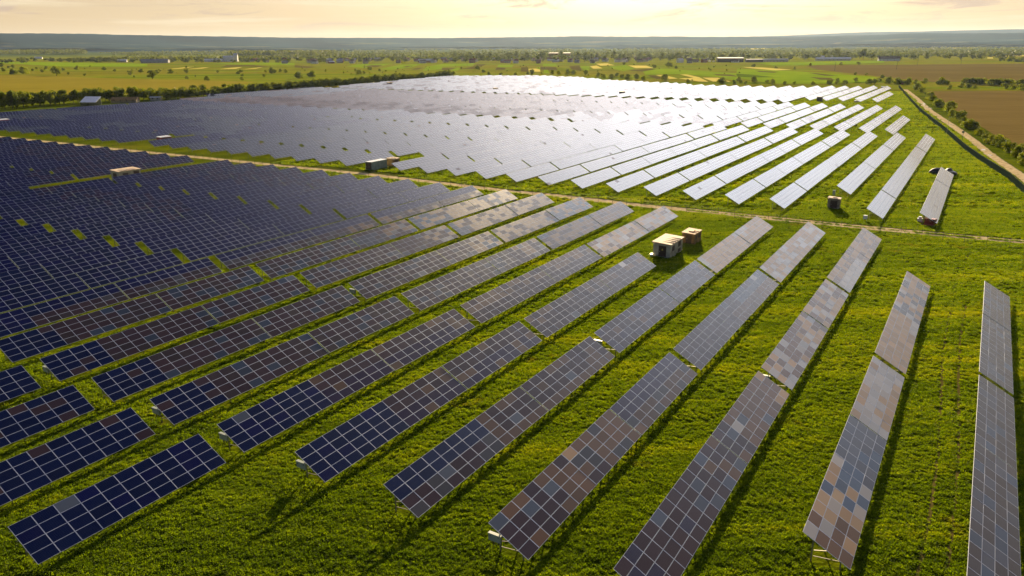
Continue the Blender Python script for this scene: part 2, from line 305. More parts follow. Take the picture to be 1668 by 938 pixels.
def strip(name, pts, w, z, m, step=3.0):
    P2 = []
    for a, b_ in zip(pts[:-1], pts[1:]):
        L = math.hypot(b_[0]-a[0], b_[1]-a[1]); n_ = max(1, int(L/step))
        for k in range(n_): P2.append((a[0]+(b_[0]-a[0])*k/n_, a[1]+(b_[1]-a[1])*k/n_))
    P2.append(pts[-1]); v = []; q = random.Random(4)
    P2 = [P2[0]]+[((a[0]+2*b_[0]+c_[0])/4, (a[1]+2*b_[1]+c_[1])/4) for a, b_, c_ in zip(P2, P2[1:], P2[2:])]+[P2[-1]]
    for i, p in enumerate(P2):
        a = P2[max(i-1, 0)]; b_ = P2[min(i+1, len(P2)-1)]; dx, dy = b_[0]-a[0], b_[1]-a[1]; L = math.hypot(dx, dy)
        ww = (w[0]+(w[1]-w[0])*i/len(P2)) if isinstance(w, tuple) else w
        ww *= 1+q.uniform(-.07, .07)
        v += [(p[0]-dy/L*ww/2, p[1]+dx/L*ww/2, z), (p[0]+dy/L*ww/2, p[1]-dx/L*ww/2, z)]
    f = [(2*i, 2*i+1, 2*i+3, 2*i+2) for i in range(len(P2)-1)]
    me = bpy.data.meshes.new(name); me.from_pydata(v, [], f); me.materials.append(m)
    uv = me.uv_layers.new(name='UVMap')
    for p in me.polygons:
        for li, vi in zip(p.loop_indices, p.vertices): uv.data[li].uv = (vi % 2, (vi//2)*step/3)
    me.update()
    if me.polygons[0].normal.z < 0: me.flip_normals()
    return tag(obj(name, me), kind='structure')
road_c = [SD(s_, d_) for s_, d_ in [(174.8, 60), (174.8, 10), (173.5, 0), (172.5, -16), (171.6, -34), (171, -52), (170.3, -66), (171, -90), (170.2, -109), (171.5, -132), (172.6, -157), (172, -179), (171.4, -207), (170.6, -250), (169.5, -287), (170, -314), (169, -360), (169, -460)]]
strip('service_road', road_c, 4.0, 0.030, m_dirt, 4.0)
tag(obj('service_road', sheet('turning_area', [SD(173.8, -146), SD(178.2, -150), SD(178.4, -172), SD(175.5, -182), SD(171, -176), SD(171, -150)], 0.024, m_dirt)), kind='structure')
ROAD_R = [(327.6, 650.0), (283.5, 545.3), (239.9, 444.8), (210.2, 370.2), (185.3, 308.8), (168.6, 270.3), (160.0, 249.0), (147.4, 217.1), (132.1, 181.4)]
for d0_ in (.6, 2.3):
    strip('wheel_rut', [SD(s_, d0_-.6*math.sin(s_*.07)) for s_ in range(46, 128, 4)], .30, .012, FM['soil'], 2.0)
m_dirt2 = m_dirt
strip('dirt_road', ROAD_R, (4.4, 3.6), 0.030, m_dirt, 4.0)
m_water, t, b = mat('puddle_water'); b.inputs['Base Color'].default_value = (0.12, 0.10, 0.06, 1); b.inputs['Roughness'].default_value = 0.04; b.inputs['Specular IOR Level'].default_value = 0.8
for i, (x, y, rx, ry, a) in enumerate([(262.4, 494.5, 1.0, 5.0, .1), (257.5, 484, .8, 4.5, -.1), (250.3, 467, 1.1, 4.0, .2), (249, 460, .7, 3.0, 0), (171.6, 277, .9, 1.6, .4), (165.5, 263.5, .7, 1.2, .3), (208.5, 366, .6, 3.0, .4)]):
    pts = []
    for k in range(22):
        th_ = 6.2832*k/22; q = 1+.22*math.sin(3*th_+i)+.12*math.sin(5*th_+2*i)
        px, py = rx*q*math.cos(th_), ry*q*math.sin(th_); a2 = a-.45
        pts.append((x+px*math.cos(a2)-py*math.sin(a2), y+px*math.sin(a2)+py*math.cos(a2)))
    o = obj('puddle', sheet('puddle', pts, 0.036, m_water)); tag(o, kind='structure')

# ------------------------------------------------------------------ solar tables
TILT = 0.51106; CT, ST = math.cos(TILT), math.sin(TILT); LOW = 0.70; MP, MQ = 1.685, 1.0125
m_alu = flat('aluminium_frame', (0.52, 0.55, 0.60), 0.5, 0.2, 0.06, 2.0)
m_galv = flat('galvanised_steel', (0.26, 0.24, 0.19), 0.5, 0.6, 0.2, 4.0)
m_galvd = flat('dull_steel', (0.14, 0.125, 0.095), 0.6, 0.4, 0.2, 4.0)
m_back = flat('white_backsheet', (0.62, 0.62, 0.60), 0.6, 0.0, 0.1)
m_inv = flat('inverter_enclosure', (0.27, 0.31, 0.27), 0.5, 0.0, 0.12, 2.0)
m_black = flat('black_plastic', (0.02, 0.02, 0.02), 0.5)
def glass(name, attr):
    m, t, b = mat(name)
    if attr:
        a = t.node('ShaderNodeAttribute', attribute_type='GEOMETRY', attribute_name='tint'); col, al = a.outputs['Color'], a.outputs['Alpha']
    else:
        a = t.node('ShaderNodeObjectInfo'); col, al = a.outputs['Color'], a.outputs['Alpha']
    uv = t.node('ShaderNodeUVMap').outputs[0]; s_ = t.node('ShaderNodeSeparateXYZ'); t.put(s_.inputs[0], uv)
    def lines(x, n, w):
        fr = t.math('FRACT', t.math('MULTIPLY', x, n)); return t.math('LESS_THAN', t.math('ABSOLUTE', t.math('SUBTRACT', fr, 0.5)), w)
    bus = lines(s_.outputs[0], 20, 0.085); cel = t.math('MAXIMUM', lines(t.math('ADD', s_.outputs[0], 0.05), 10, 0.022), lines(t.math('ADD', s_.outputs[1], 0.0833), 6, 0.022))
    dirt = t.noise(t.node('ShaderNodeNewGeometry').outputs['Position'], 0.9, 4, 0.65)
    col2 = t.mix(t.math('MULTIPLY', t.math('MAXIMUM', bus, cel), 0.10 if not attr else 0.06), col, (0.30, 0.32, 0.38, 1))
    col2 = t.mix(t.mrange(dirt, 0.5, 0.8, 0.0, 0.018), col2, (0.30, 0.24, 0.16, 1))
    t.put(b.inputs['Base Color'], col2)
    far_ = t.math('GREATER_THAN', al, 0.5)            # newer, glossier make used in the fields beyond the track
    t.put(b.inputs['Roughness'], t.math('ADD', t.math('MULTIPLY', far_, 0.055), t.math('MULTIPLY', t.math('SUBTRACT', 1.0, far_), t.math('ADD', al, t.mrange(dirt, 0.4, 0.8, 0, 0.04)))))
    t.put(b.inputs['Specular IOR Level'], t.math('ADD', t.math('MULTIPLY', far_, t.mrange(al, 0.6, 0.8, 0.45, -.25, False)), t.mrange(al, 0.10, 0.16, 0.25, 0.14)))
    b.inputs['IOR'].default_value = 1.5
    return m
m_glass = glass('module_glass', False); m_glass_a = glass('array_glass', True)

def vn(x, y, s_):                                   # cheap value noise
    x, y = x/s_, y/s_; i, j = math.floor(x), math.floor(y); u, w = x-i, y-j
    h = lambda a, b_: ((math.sin(a*127.1+b_*311.7)*43758.5453) % 1.0)
    u, w = u*u*(3-2*u), w*w*(3-2*w)
    return (h(i, j)*(1-u)+h(i+1, j)*u)*(1-w)+(h(i, j+1)*(1-u)+h(i+1, j+1)*u)*w
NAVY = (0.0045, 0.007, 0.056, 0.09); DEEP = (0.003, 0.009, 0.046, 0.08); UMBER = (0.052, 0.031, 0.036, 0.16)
BROWN = (0.15, 0.080, 0.042, 0.22); TAN = (0.46, 0.295, 0.15, 0.28); SLATE = (0.085, 0.105, 0.135, 0.22)  # tan, brown and pale tones include warm sky reflections painted into the glass
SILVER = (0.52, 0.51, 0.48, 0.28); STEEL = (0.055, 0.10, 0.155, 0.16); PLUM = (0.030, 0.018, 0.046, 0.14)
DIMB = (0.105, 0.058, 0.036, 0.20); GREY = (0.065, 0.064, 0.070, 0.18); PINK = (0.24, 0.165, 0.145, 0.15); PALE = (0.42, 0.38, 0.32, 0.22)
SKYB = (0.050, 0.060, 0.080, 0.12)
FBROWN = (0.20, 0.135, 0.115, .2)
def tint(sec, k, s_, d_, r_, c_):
    """module base colour: mixed batches in patches, plus sky reflections painted in per zone"""
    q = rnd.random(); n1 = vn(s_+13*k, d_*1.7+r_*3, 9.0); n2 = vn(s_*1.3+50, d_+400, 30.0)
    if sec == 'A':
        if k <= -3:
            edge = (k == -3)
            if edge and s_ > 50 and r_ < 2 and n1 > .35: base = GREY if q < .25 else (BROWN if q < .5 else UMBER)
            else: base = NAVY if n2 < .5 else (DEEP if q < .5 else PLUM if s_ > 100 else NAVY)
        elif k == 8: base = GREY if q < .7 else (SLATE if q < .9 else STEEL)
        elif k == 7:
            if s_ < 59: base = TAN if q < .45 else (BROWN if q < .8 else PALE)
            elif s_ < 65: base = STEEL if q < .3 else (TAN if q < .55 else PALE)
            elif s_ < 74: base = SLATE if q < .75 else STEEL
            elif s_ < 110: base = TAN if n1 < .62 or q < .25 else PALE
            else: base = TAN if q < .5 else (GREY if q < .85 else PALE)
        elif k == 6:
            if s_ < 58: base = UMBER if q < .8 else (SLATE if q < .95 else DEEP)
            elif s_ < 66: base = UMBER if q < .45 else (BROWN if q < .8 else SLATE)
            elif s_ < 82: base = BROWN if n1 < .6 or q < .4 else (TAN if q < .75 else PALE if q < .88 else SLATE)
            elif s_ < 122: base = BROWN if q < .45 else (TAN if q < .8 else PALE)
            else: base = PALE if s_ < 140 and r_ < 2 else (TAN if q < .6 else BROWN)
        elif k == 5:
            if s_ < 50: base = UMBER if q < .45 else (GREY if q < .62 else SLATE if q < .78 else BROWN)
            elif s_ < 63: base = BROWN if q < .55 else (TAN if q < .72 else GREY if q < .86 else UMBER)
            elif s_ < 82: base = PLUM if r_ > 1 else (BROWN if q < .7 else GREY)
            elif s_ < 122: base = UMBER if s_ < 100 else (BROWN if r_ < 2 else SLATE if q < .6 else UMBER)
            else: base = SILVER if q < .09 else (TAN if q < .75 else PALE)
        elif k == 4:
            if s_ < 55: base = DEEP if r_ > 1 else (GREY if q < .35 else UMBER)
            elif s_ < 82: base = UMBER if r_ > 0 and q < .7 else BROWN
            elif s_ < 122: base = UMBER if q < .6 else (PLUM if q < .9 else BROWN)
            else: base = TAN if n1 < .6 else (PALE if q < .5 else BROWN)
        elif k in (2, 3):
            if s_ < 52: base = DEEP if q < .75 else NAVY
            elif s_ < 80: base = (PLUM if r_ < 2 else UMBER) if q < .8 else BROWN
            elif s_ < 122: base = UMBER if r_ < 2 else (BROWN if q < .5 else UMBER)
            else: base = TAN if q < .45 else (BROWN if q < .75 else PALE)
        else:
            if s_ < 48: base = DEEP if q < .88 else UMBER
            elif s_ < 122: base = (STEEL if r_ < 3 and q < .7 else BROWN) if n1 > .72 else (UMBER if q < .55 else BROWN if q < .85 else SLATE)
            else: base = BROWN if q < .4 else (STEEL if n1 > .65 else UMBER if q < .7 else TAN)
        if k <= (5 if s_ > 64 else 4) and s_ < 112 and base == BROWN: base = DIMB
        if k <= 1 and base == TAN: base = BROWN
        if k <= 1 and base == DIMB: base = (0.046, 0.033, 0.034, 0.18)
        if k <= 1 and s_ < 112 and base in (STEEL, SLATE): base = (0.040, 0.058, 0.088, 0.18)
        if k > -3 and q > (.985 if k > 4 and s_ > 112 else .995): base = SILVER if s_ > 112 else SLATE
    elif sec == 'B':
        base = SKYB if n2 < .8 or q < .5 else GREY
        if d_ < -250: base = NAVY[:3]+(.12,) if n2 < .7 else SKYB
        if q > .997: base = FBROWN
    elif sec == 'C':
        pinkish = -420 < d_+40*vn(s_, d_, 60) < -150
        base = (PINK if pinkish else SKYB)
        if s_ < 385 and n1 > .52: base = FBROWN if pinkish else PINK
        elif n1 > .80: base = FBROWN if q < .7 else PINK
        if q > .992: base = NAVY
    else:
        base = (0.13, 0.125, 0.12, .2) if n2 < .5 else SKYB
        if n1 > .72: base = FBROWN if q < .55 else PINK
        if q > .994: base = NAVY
    j = rnd.uniform(.86, 1.16); w_ = rnd.uniform(-.05, .05)
    return (base[0]*j*(1+w_), base[1]*j, base[2]*j*(1-w_), base[3] if sec == 'A' else (.735 if base in (BROWN, FBROWN) else .70 if base == PINK else .6))

def module_mesh():
    L, Wd, th, bw = MP-.014, MQ-.014, .040, .029; bv = .020
    v = [(0, 0, 0), (L, 0, 0), (L, Wd, 0), (0, Wd, 0), (bw, bv, 0), (L-bw, bv, 0), (L-bw, Wd-bv, 0), (bw, Wd-bv, 0), (0, 0, -th), (L, 0, -th), (L, Wd, -th), (0, Wd, -th)]
    f = [(4, 5, 6, 7), (0, 1, 5, 4), (1, 2, 6, 5), (2, 3, 7, 6), (3, 0, 4, 7), (0, 8, 9, 1), (1, 9, 10, 2), (2, 10, 11, 3), (3, 11, 8, 0), (8, 11, 10, 9)]
    me = bpy.data.meshes.new('solar_module'); me.from_pydata(v, [], f); me.materials.append(m_glass); me.materials.append(m_alu)
    me.polygons.foreach_set('material_index', [0]+[1]*9)
    uv = me.uv_layers.new(name='UVMap')
    for p in me.polygons:
        for li, vi in zip(p.loop_indices, p.vertices): uv.data[li].uv = ((v[vi][0]-bw)/(L-2*bw), (v[vi][1]-bw)/(Wd-2*bw))
    me.update(); return me
MOD = module_mesh()
def on(x, w_, h=0.0): return (x, w_*CT-h*ST, LOW+w_*ST+h*CT)       # point on the table plane, h above it
def bays(L):
    n = max(2, round(L/3.4)); return [0.55+(L-1.1)*i/n for i in range(n+1)]
FR = {}
def frame_mesh(nc, posts):
    key = (nc, posts)
    if key in FR: return FR[key]
    L = nc*MP; b_ = MB()
    for w_ in (.45, 1.45, 2.6, 3.6): b_.bar(on(-.10, w_, -.075), on(L+.08, w_, -.075), .05, .06)
    for x in bays(L):
        b_.bar(on(x, .15, -.145), on(x, 3.9, -.145), .06, .08)
        if posts:
            for w_ in (.75, 3.1): p = on(x, w_, -.2); b_.bar((x, p[1], -.1), p, .09)
            b_.bar((x+.05, on(x, .75)[1], .35), on(x+.05, 2.6, -.2), .05)
    FR[key] = b_.mesh('support_frame', m_galv); return FR[key]
PM = {}
def post_mesh(w_):
    if w_ not in PM:
        b_ = MB(); p = on(0, w_, -.19); b_.bar((0, p[1], -.1), p, .10, .07); PM[w_] = b_.mesh('post', m_galv)
    return PM[w_]
b_ = MB(); y3 = on(0, 3.1)[1]; y0 = on(0, .75)[1]
b_.bar((0, y3-.04, .55), (0, y0+.03, .78), .055, .04); BR1 = b_.mesh('brace', m_galvd)
b_ = MB(); b_.bar((0, y3-.04, 1.05), on(0, 1.7, -.19), .07, .05); BR2 = b_.mesh('brace', m_galvd)
b_ = MB(); b_.box(-.10, .14, y3-.15, y3+.95, 1.02, 1.62, 0); b_.box(-.13, .17, y3-.18, y3+.98, 1.62, 1.66, 0)
b_.box(-.115, -.1, y3+.02, y3+.09, 1.44, 1.52, 1); b_.box(-.115, -.1, y3+.75, y3+.83, 1.40, 1.48, 1)
b_.box(-.02, .06, y3+.1, y3+.16, .75, 1.02, 1); b_.box(-.02, .06, y3+.5, y3+.56, .62, 1.02, 1)
INV = b_.mesh('inverter_box', [m_inv, m_black])

def array_mesh(nc, cols, boxed=True, name='panel_array'):
    L = nc*MP; b_ = MB(); h = -.006
    c8 = [on(0, 0, h), on(L, 0, h), on(L, 4*MQ, h), on(0, 4*MQ, h), on(0, 0, -.05), on(L, 0, -.05), on(L, 4*MQ, -.05), on(0, 4*MQ, -.05)]
    b_.add(c8, [(0, 1, 2, 3), (7, 6, 5, 4), (0, 4, 5, 1), (1, 5, 6, 2), (2, 6, 7, 3), (3, 7, 4, 0)], 1)
    for c_ in range(nc):
        for r_ in range(4):
            x0, w0 = c_*MP+.034, r_*MQ+.024; x1, w1 = (c_+1)*MP-.034, (r_+1)*MQ-.024
            b_.add([on(x0, w0), on(x1, w0), on(x1, w1), on(x0, w1)], [(0, 1, 2, 3)], 0)
    return b_, cols
def finish_array(b_, cols, name):
    me = b_.mesh(name, [m_glass_a, m_alu])
    at_ = me.attributes.new('tint', 'FLOAT_COLOR', 'FACE'); buf = np.zeros((len(me.polygons), 4), dtype=np.float32); buf[:, 3] = .3; buf[:, :3] = .5
    mi = np.array(b_.m); buf[mi == 0] = np.array(cols, dtype=np.float32); at_.data.foreach_set('color', buf.ravel())
    uv = me.uv_layers.new(name='UVMap'); u = np.tile(np.array([0, 0, 1, 0, 1, 1, 0, 1], dtype=np.float32), len(me.loops)//4)
    uv.data.foreach_set('uv', u); return me

# table runs of every row: (section, row index, low-edge d, [(s0, columns), ...])
rows = []
dA = {8: 7.31, 7: -3.25, 6: -13.56, 5: -23.86, 4: -34.21, 3: -44.47, 2: -54.74, 1: -65.25, 0: -75.57, -1: -86.0, -2: -96.3, -3: -106.6, -4: -117, -5: -127.5,
      -6: -138, -7: -148.8, -8: -159.6, -9: -170.3, -10: -180.2, -11: -190, -12: -201, -13: -211, -14: -221.3}
dd_ = -221.3
for k in range(-15, -36, -1): dd_ -= 11.25; dA[k] = dd_
T2 = lambda s_: [(s_, 13), (s_+13*MP+.18, 10)]
for k, d_ in dA.items():
    if k == 8: ts = [(12.5, 13), (34.6, 10)] + T2(52.3) + T2(92.4)
    elif k == 7: ts = T2(52.2) + T2(92.2)
    elif k in (6, 5, 4): ts = T2(41.05) + T2(81.25) + T2(121.2)
    elif k == 3: ts = T2(41.0) + T2(81.25)
    else:
        ts = [(21.9, 10.3)] + T2(40.8) + T2(81.25) + T2(121.2)
        ts[0] = (21.9, 10)
        if k < -2: ts = [(-18.5, 13), (3.6, 10)] + ts
        if k == -13: ts = [x for x in ts if x[0]+x[1]*MP < 110] 
    rows.append(('A', k, d_, ts))
dB = [-5.2, -15.6, -26.0, -36.4, -46.9, -57.4, -67.7, -78.1, -88.4, -98.5, -108.8, -119, -129.5, -139.9, -150.3, -160.5, -171, -182.3, -193, -203.6, -214.8, -225.7, -236.5, -247.2, -258.6, -269.7, -281, -292.6, -304, -315.5, -327.4, -339.5, -352.5, -365, -376.5]
while dB[-1] > -466: dB.append(dB[-1]-11.2)
for i, d_ in enumerate(dB):
    g = [(180.2, 15), (206.3, 14), (229.95, 14), (254.0, 14), (277.6, 14), (302.6, 13), (324.6, 13)]
    if i == 0: ts = [(180.6, 15), (206.1, 14), (229.7, 14)]
    elif i == 1: ts = g
    elif i == 2: ts = g[1:]
    elif i in (15, 26): ts = g[1:]
    elif i < 15: ts = g
    else: ts = [(178.6, 14), (204.2, 13), (226.3, 14), (251.2, 13), (273.3, 13), (297.0, 13), (319.1, 10)]
    rows.append(('B', i, d_, ts))
dC = [-31.6-10.03*i for i in range(13)]
while dC[-1] > -498: dC.append(dC[-1]-10.45)
for i, d_ in enumerate(dC):
    s0 = 356.5 if i < 7 else (346.0 if i < 11 else 341.5)
    if i == 0: ts = [(356.5, 22), (394.0, 22)]
    else:
        end = 499 if i < 7 else 501; cut = [386.5, 422.5, 459.5, 484.0]
        ts = [(s0, int((cut[0]-s0-1)/MP)), (cut[0], 21), (cut[1], 21), (cut[2], int((end-cut[2])/MP))]
        if d_ < -478: ts = ts[1:]
    rows.append(('C', i, d_, ts))
dD = [-60.6-10.35*i for i in range(5)]
while dD[-1] > -538: dD.append(dD[-1]-10.4)
def far_end(d_):
    P_ = [(-55, 630), (-64, 650), (-70, 727), (-88, 727), (-104, 720), (-127, 703), (-184, 683), (-217, 690), (-270, 718), (-328, 738), (-399, 798), (-452, 812), (-500, 800), (-522, 772), (-536, 770), (-545, 760)]
    P_ = P_[::-1]
    return float(np.interp(d_, [p[0] for p in P_], [p[1] for p in P_]))
for i, d_ in enumerate(dD):
    s_ = 549.5 if i < 5 else 519.5; e_ = far_end(d_)
    if d_ < -503: s_ = {0: 545, 1: 600, 2: 640, 3: 700}[min(3, int((-503-d_)/10))]
    ts = []
    while s_ < e_-10:
        nc = min(16, int((e_-s_)/MP)); ts.append((s_, nc)); s_ += nc*MP+(.2 if len(ts) % 2 else 1.3)
    rows.append(('D', i, d_, ts))

RX, RY = camo.matrix_world.inverted(), None
def pix(p):
    q = RX @ Vector(p)
    if q.z > -0.5: return None
    return 834+1235.33*q.x/-q.z, 469-1235.33*q.y/-q.z
cand = []
for sec, k, d_, ts in rows:
    for j, (s0, nc) in enumerate(ts):
        L = nc*MP; c4 = []
        for ss, w_ in ((0, 0), (L, 0), (L, 4*MQ), (0, 4*MQ)):
            x, y = SD(s0+ss, d_-w_*CT); c4.append(pix((x, y, LOW+w_*ST)))
        if any(c is None for c in c4): continue
        xs = [min(max(c[0], 0), 1668) for c in c4]; ys = [min(max(c[1], 0), 938) for c in c4]
        A_ = abs(sum(xs[i]*ys[(i+1) % 4]-xs[(i+1) % 4]*ys[i] for i in range(4)))/2
        inview = A_ > 3
        if not inview:
            x, y = SD(s0+L/2, d_); 
            if min(c[0] for c in c4) > 2600 or max(c[0] for c in c4) < -900 or min(c[1] for c in c4) > 1500: continue
        cand.append((A_, sec, k, d_, s0, nc, j, len(ts)))
cand.sort(key=lambda c: -c[0])
inv = [c for c in cand if c[0] > 3]
near, midt, rest = inv[:64], inv[64:298], inv[298:]+[c for c in cand if c[0] <= 3 and c[1] != 'D']
near_rows = sorted({c[2] for c in inv if c[1] == 'A'}, reverse=True)
SECN = {'B': 'middle field', 'C': 'far field', 'D': 'farthest field'}
def tone(cols):
    a = np.mean(np.array(cols)[:, :3], axis=0); v_ = a.mean(); s_ = np.std(np.array(cols)[:, :3].mean(axis=1))
    if v_ < .022: w_ = 'dark blue'
    elif a[0] > a[2]*1.25: w_ = 'tan' if v_ > .065 else 'brown'
    elif a[2] > a[0]*1.15: w_ = 'slate blue'
    else: w_ = 'grey'
    return w_
def label_of(c, cols):
    _, sec, k, d_, s0, nc, j, n = c
    if sec == 'A': return f'{tone(cols)} table, {ordinal(n-j)} from the track, {ordinal(9-k)} row from the right, near field'
    return f'{tone(cols)} table, {ordinal(j+1)} from the near end, {ordinal(k+1)} row from the right, {SECN[sec]}'
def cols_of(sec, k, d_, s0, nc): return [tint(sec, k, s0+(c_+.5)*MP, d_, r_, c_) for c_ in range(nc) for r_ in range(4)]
RZ = math.atan2(EY, EX)
INV_ROWS = {(5, 41.05), (3, 41.0), (2, 40.8), (1, 40.8), (-1, 40.8), (4, 81.25), (6, 81.25), (0, 81.25)}
for c in near:
    _, sec, k, d_, s0, nc, j, n = c
    x, y = SD(s0, d_); root = empty('solar_table', (x, y, rnd.uniform(-.03, .03)), RZ); root.rotation_euler = (rnd.uniform(-.004, .004), rnd.uniform(-.0015, .0015), RZ)
    cols = cols_of(sec, k, d_, s0, nc)
    tag(root, label_of(c, cols), 'solar table', 'tilted solar tables standing in long parallel rows')
    for c_ in range(nc):
        for r_ in range(4):
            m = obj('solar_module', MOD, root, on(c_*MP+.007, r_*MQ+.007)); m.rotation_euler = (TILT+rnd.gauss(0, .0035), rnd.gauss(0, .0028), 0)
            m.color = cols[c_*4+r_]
    obj('support_frame', frame_mesh(nc, False), root)
    for x_ in bays(nc*MP):
        for w_ in (.75, 3.1): obj('post', post_mesh(w_), root, (x_, 0, 0))
    obj('brace', BR1, root, (bays(nc*MP)[0]-.06, 0, 0))
    if j == 0: obj('brace', BR2, root, (bays(nc*MP)[0]-.06, 0, 0))
    if (k, s0) in INV_ROWS: obj('inverter_box', INV, root, (.28, 0, 0))
for c in midt:
    _, sec, k, d_, s0, nc, j, n = c
    x, y = SD(s0, d_); root = empty('solar_table', (x, y, rnd.uniform(-.04, .04)), RZ); root.rotation_euler = (rnd.uniform(-.005, .005), rnd.uniform(-.0015, .0015), RZ)
    cols = cols_of(sec, k, d_, s0, nc)
    tag(root, label_of(c, cols), 'solar table', 'tilted solar tables standing in long parallel rows')
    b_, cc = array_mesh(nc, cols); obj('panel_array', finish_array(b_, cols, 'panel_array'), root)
    obj('support_frame', frame_mesh(nc, True), root)
big = MB(); bc = []; ca, sa = math.cos(RZ), math.sin(RZ)
for c in rest:
    _, sec, k, d_, s0, nc, j, n = c
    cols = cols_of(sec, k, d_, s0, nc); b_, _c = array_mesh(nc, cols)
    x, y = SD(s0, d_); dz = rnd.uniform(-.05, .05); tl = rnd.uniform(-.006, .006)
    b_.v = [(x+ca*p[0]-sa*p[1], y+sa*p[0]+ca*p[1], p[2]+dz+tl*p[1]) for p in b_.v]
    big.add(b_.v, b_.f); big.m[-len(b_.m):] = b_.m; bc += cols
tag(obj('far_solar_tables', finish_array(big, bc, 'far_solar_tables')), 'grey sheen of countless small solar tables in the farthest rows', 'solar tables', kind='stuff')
pb = MB()
for c in rest:
    _, sec, k, d_, s0, nc, j, n = c
    for x_ in (1.0, nc*MP/2, nc*MP-1.0):
        x, y = SD(s0+x_, d_-3.1*CT); pb.bar((x, y, -.1), (x, y, 2.1), .10)
        x, y = SD(s0+x_, d_-.75*CT); pb.bar((x, y, -.1), (x, y, 1.0), .10)
tag(obj('far_table_posts', pb.mesh('far_table_posts', m_galv)), 'thin steel posts under the farthest solar tables', 'posts', kind='stuff')
print('tables', len(near), len(midt), len(rest))

# ------------------------------------------------------------------ sheds, kiosks and cabinets
m_conc = flat('weathered_render', (0.46, 0.42, 0.30), 0.85, 0, 0.22, 0.9, .3, .2)
m_roofc = flat('pale_roof_felt', (0.54, 0.40, 0.26), 0.8, 0, 0.22, 1.1, .2)
m_brown = flat('rust_stained_wall', (0.30, 0.18, 0.065), 0.85, 0, 0.45, 1.3, .3, .3)
m_roofb = flat('rusty_roof', (0.48, 0.28, 0.14), 0.8, 0, 0.35, 1.4, .2)
m_door = flat('dark_brown_steel', (0.060, 0.032, 0.020), 0.5, 0, 0.2)
m_louv = flat('brown_louvre', (0.10, 0.060, 0.035), 0.6, 0, 0.2)
m_yel = flat('yellow_sign', (0.75, 0.60, 0.02), 0.5, 0, 0.05)
m_green = flat('grey_green_steel', (0.36, 0.40, 0.31), 0.6, 0.1, 0.2, 1.0)
m_white = flat('white_sheet_metal', (0.72, 0.72, 0.70), 0.45, 0.1, 0.12, 1.0)
m_red = flat('dark_red_steel', (0.20, 0.018, 0.012), 0.5, 0, 0.25)
m_redb = flat('red_trim', (0.42, 0.07, 0.045), 0.6, 0, 0.2)
m_greyb = flat('stained_grey_concrete', (0.27, 0.22, 0.15), 0.85, 0, 0.35, 1.2, .3, .3)
m_dark = flat('dark_steel', (0.035, 0.033, 0.028), 0.6, 0, 0.2)
def hut(name, label, cat, s0, d0, L, Wd, H_, wall, roof, over=.22, rt=.16, doors=(), vents=(), sign=None, slope=0.06, rz=0.0, group=None, hatch=False):
    """origin: near low corner; x along the row, y away from the low side"""
    x, y = SD(s0, d0); root = empty(name, (x, y, 0), RZ+rz); tag(root, label, cat, group)
    b_ = MB(); b_.box(0, L, 0, Wd, -.1, H_); b_.box(-.08, L+.08, -.08, Wd+.08, -.1, .16); o = obj('wall', b_.mesh('wall', wall), root)
    for z_ in ():
        pass
    b_ = MB(); b_.box(-over, L+over, -over, Wd+over, H_+.002, H_+rt)
    b_.v = [(p[0], p[1], p[2]+slope*p[1]) for p in b_.v]
    if hatch: b_.box(L*.3, L*.62, Wd*.3, Wd*.65, H_+rt, H_+rt+.22)
    for k in range(1, int(L/1.2)): b_.box(k*1.2-.02, k*1.2+.02, -over, Wd+over, H_+rt, H_+rt+.03+slope*Wd*.5)
    obj('roof', b_.mesh('roof', roof), root)
    for (y0_, y1_, z1_) in doors:
        b_ = MB(); b_.box(-.05, .0, y0_, y1_, .12, z1_); dr = obj('door', b_.mesh('door', m_door), root)
        b_ = MB(); b_.box(-.09, -.05, y1_-.16, y1_-.10, 1.0, 1.16); obj('handle', b_.mesh('handle', m_alu), dr)
        b_ = MB()
        for q in ((y0_-.07, y0_), (y1_, y1_+.07)): b_.box(-.06, .0, q[0], q[1], .12, z1_+.07)
        b_.box(-.06, .0, y0_, y1_, z1_, z1_+.07); obj('frame', b_.mesh('frame', m_louv), dr)
        if sign:
            b_ = MB(); ym = (y0_+y1_)/2; b_.add([(-.062, ym-.17, 1.35), (-.062, ym+.17, 1.35), (-.062, ym, 1.66), (-.05, ym-.17, 1.35), (-.05, ym+.17, 1.35), (-.05, ym, 1.66)], [(0, 2, 1), (3, 4, 5), (0, 1, 4, 3), (1, 2, 5, 4), (2, 0, 3, 5)])
            obj('warning_sign', b_.mesh('warning_sign', m_yel), dr)
    for (x0_, x1_, z0_, z1_) in vents:
        b_ = MB(); b_.box(x0_-.05, x1_+.05, -.03, 0, z0_-.05, z1_+.05)
        n = max(3, int((z1_-z0_)/.1))
        for k in range(n): zz = z0_+(z1_-z0_)*(k+.5)/n; b_.box(x0_, x1_, -.07, -.03, zz-.022, zz+.022)
        obj('louvre', b_.mesh('louvre', m_louv), root)
    return root
h = hut('transformer_hut', 'pale rendered transformer hut with brown door and yellow warning sign, beside brown stained hut', 'hut', 128.4, -45.0, 6.6, 3.3, 2.45, m_conc, m_roofc,
    doors=[(.85, 2.15, 2.1)], vents=[(1.0, 2.1, 1.15, 1.95), (4.2, 5.4, 1.3, 2.15), (4.2, 5.5, .25, .8)], sign=True)
b_ = MB(); b_.box(-.9, -.35, 3.15, 3.5, .0, .55); b_.box(-.93, -.32, 3.12, 3.53, .55, .60); 
hc = obj('meter_cabinet', b_.mesh('meter_cabinet', m_white), None, h.location, h.rotation_euler.z); tag(hc, 'small white meter cabinet at the left corner of the pale transformer hut', 'cabinet')
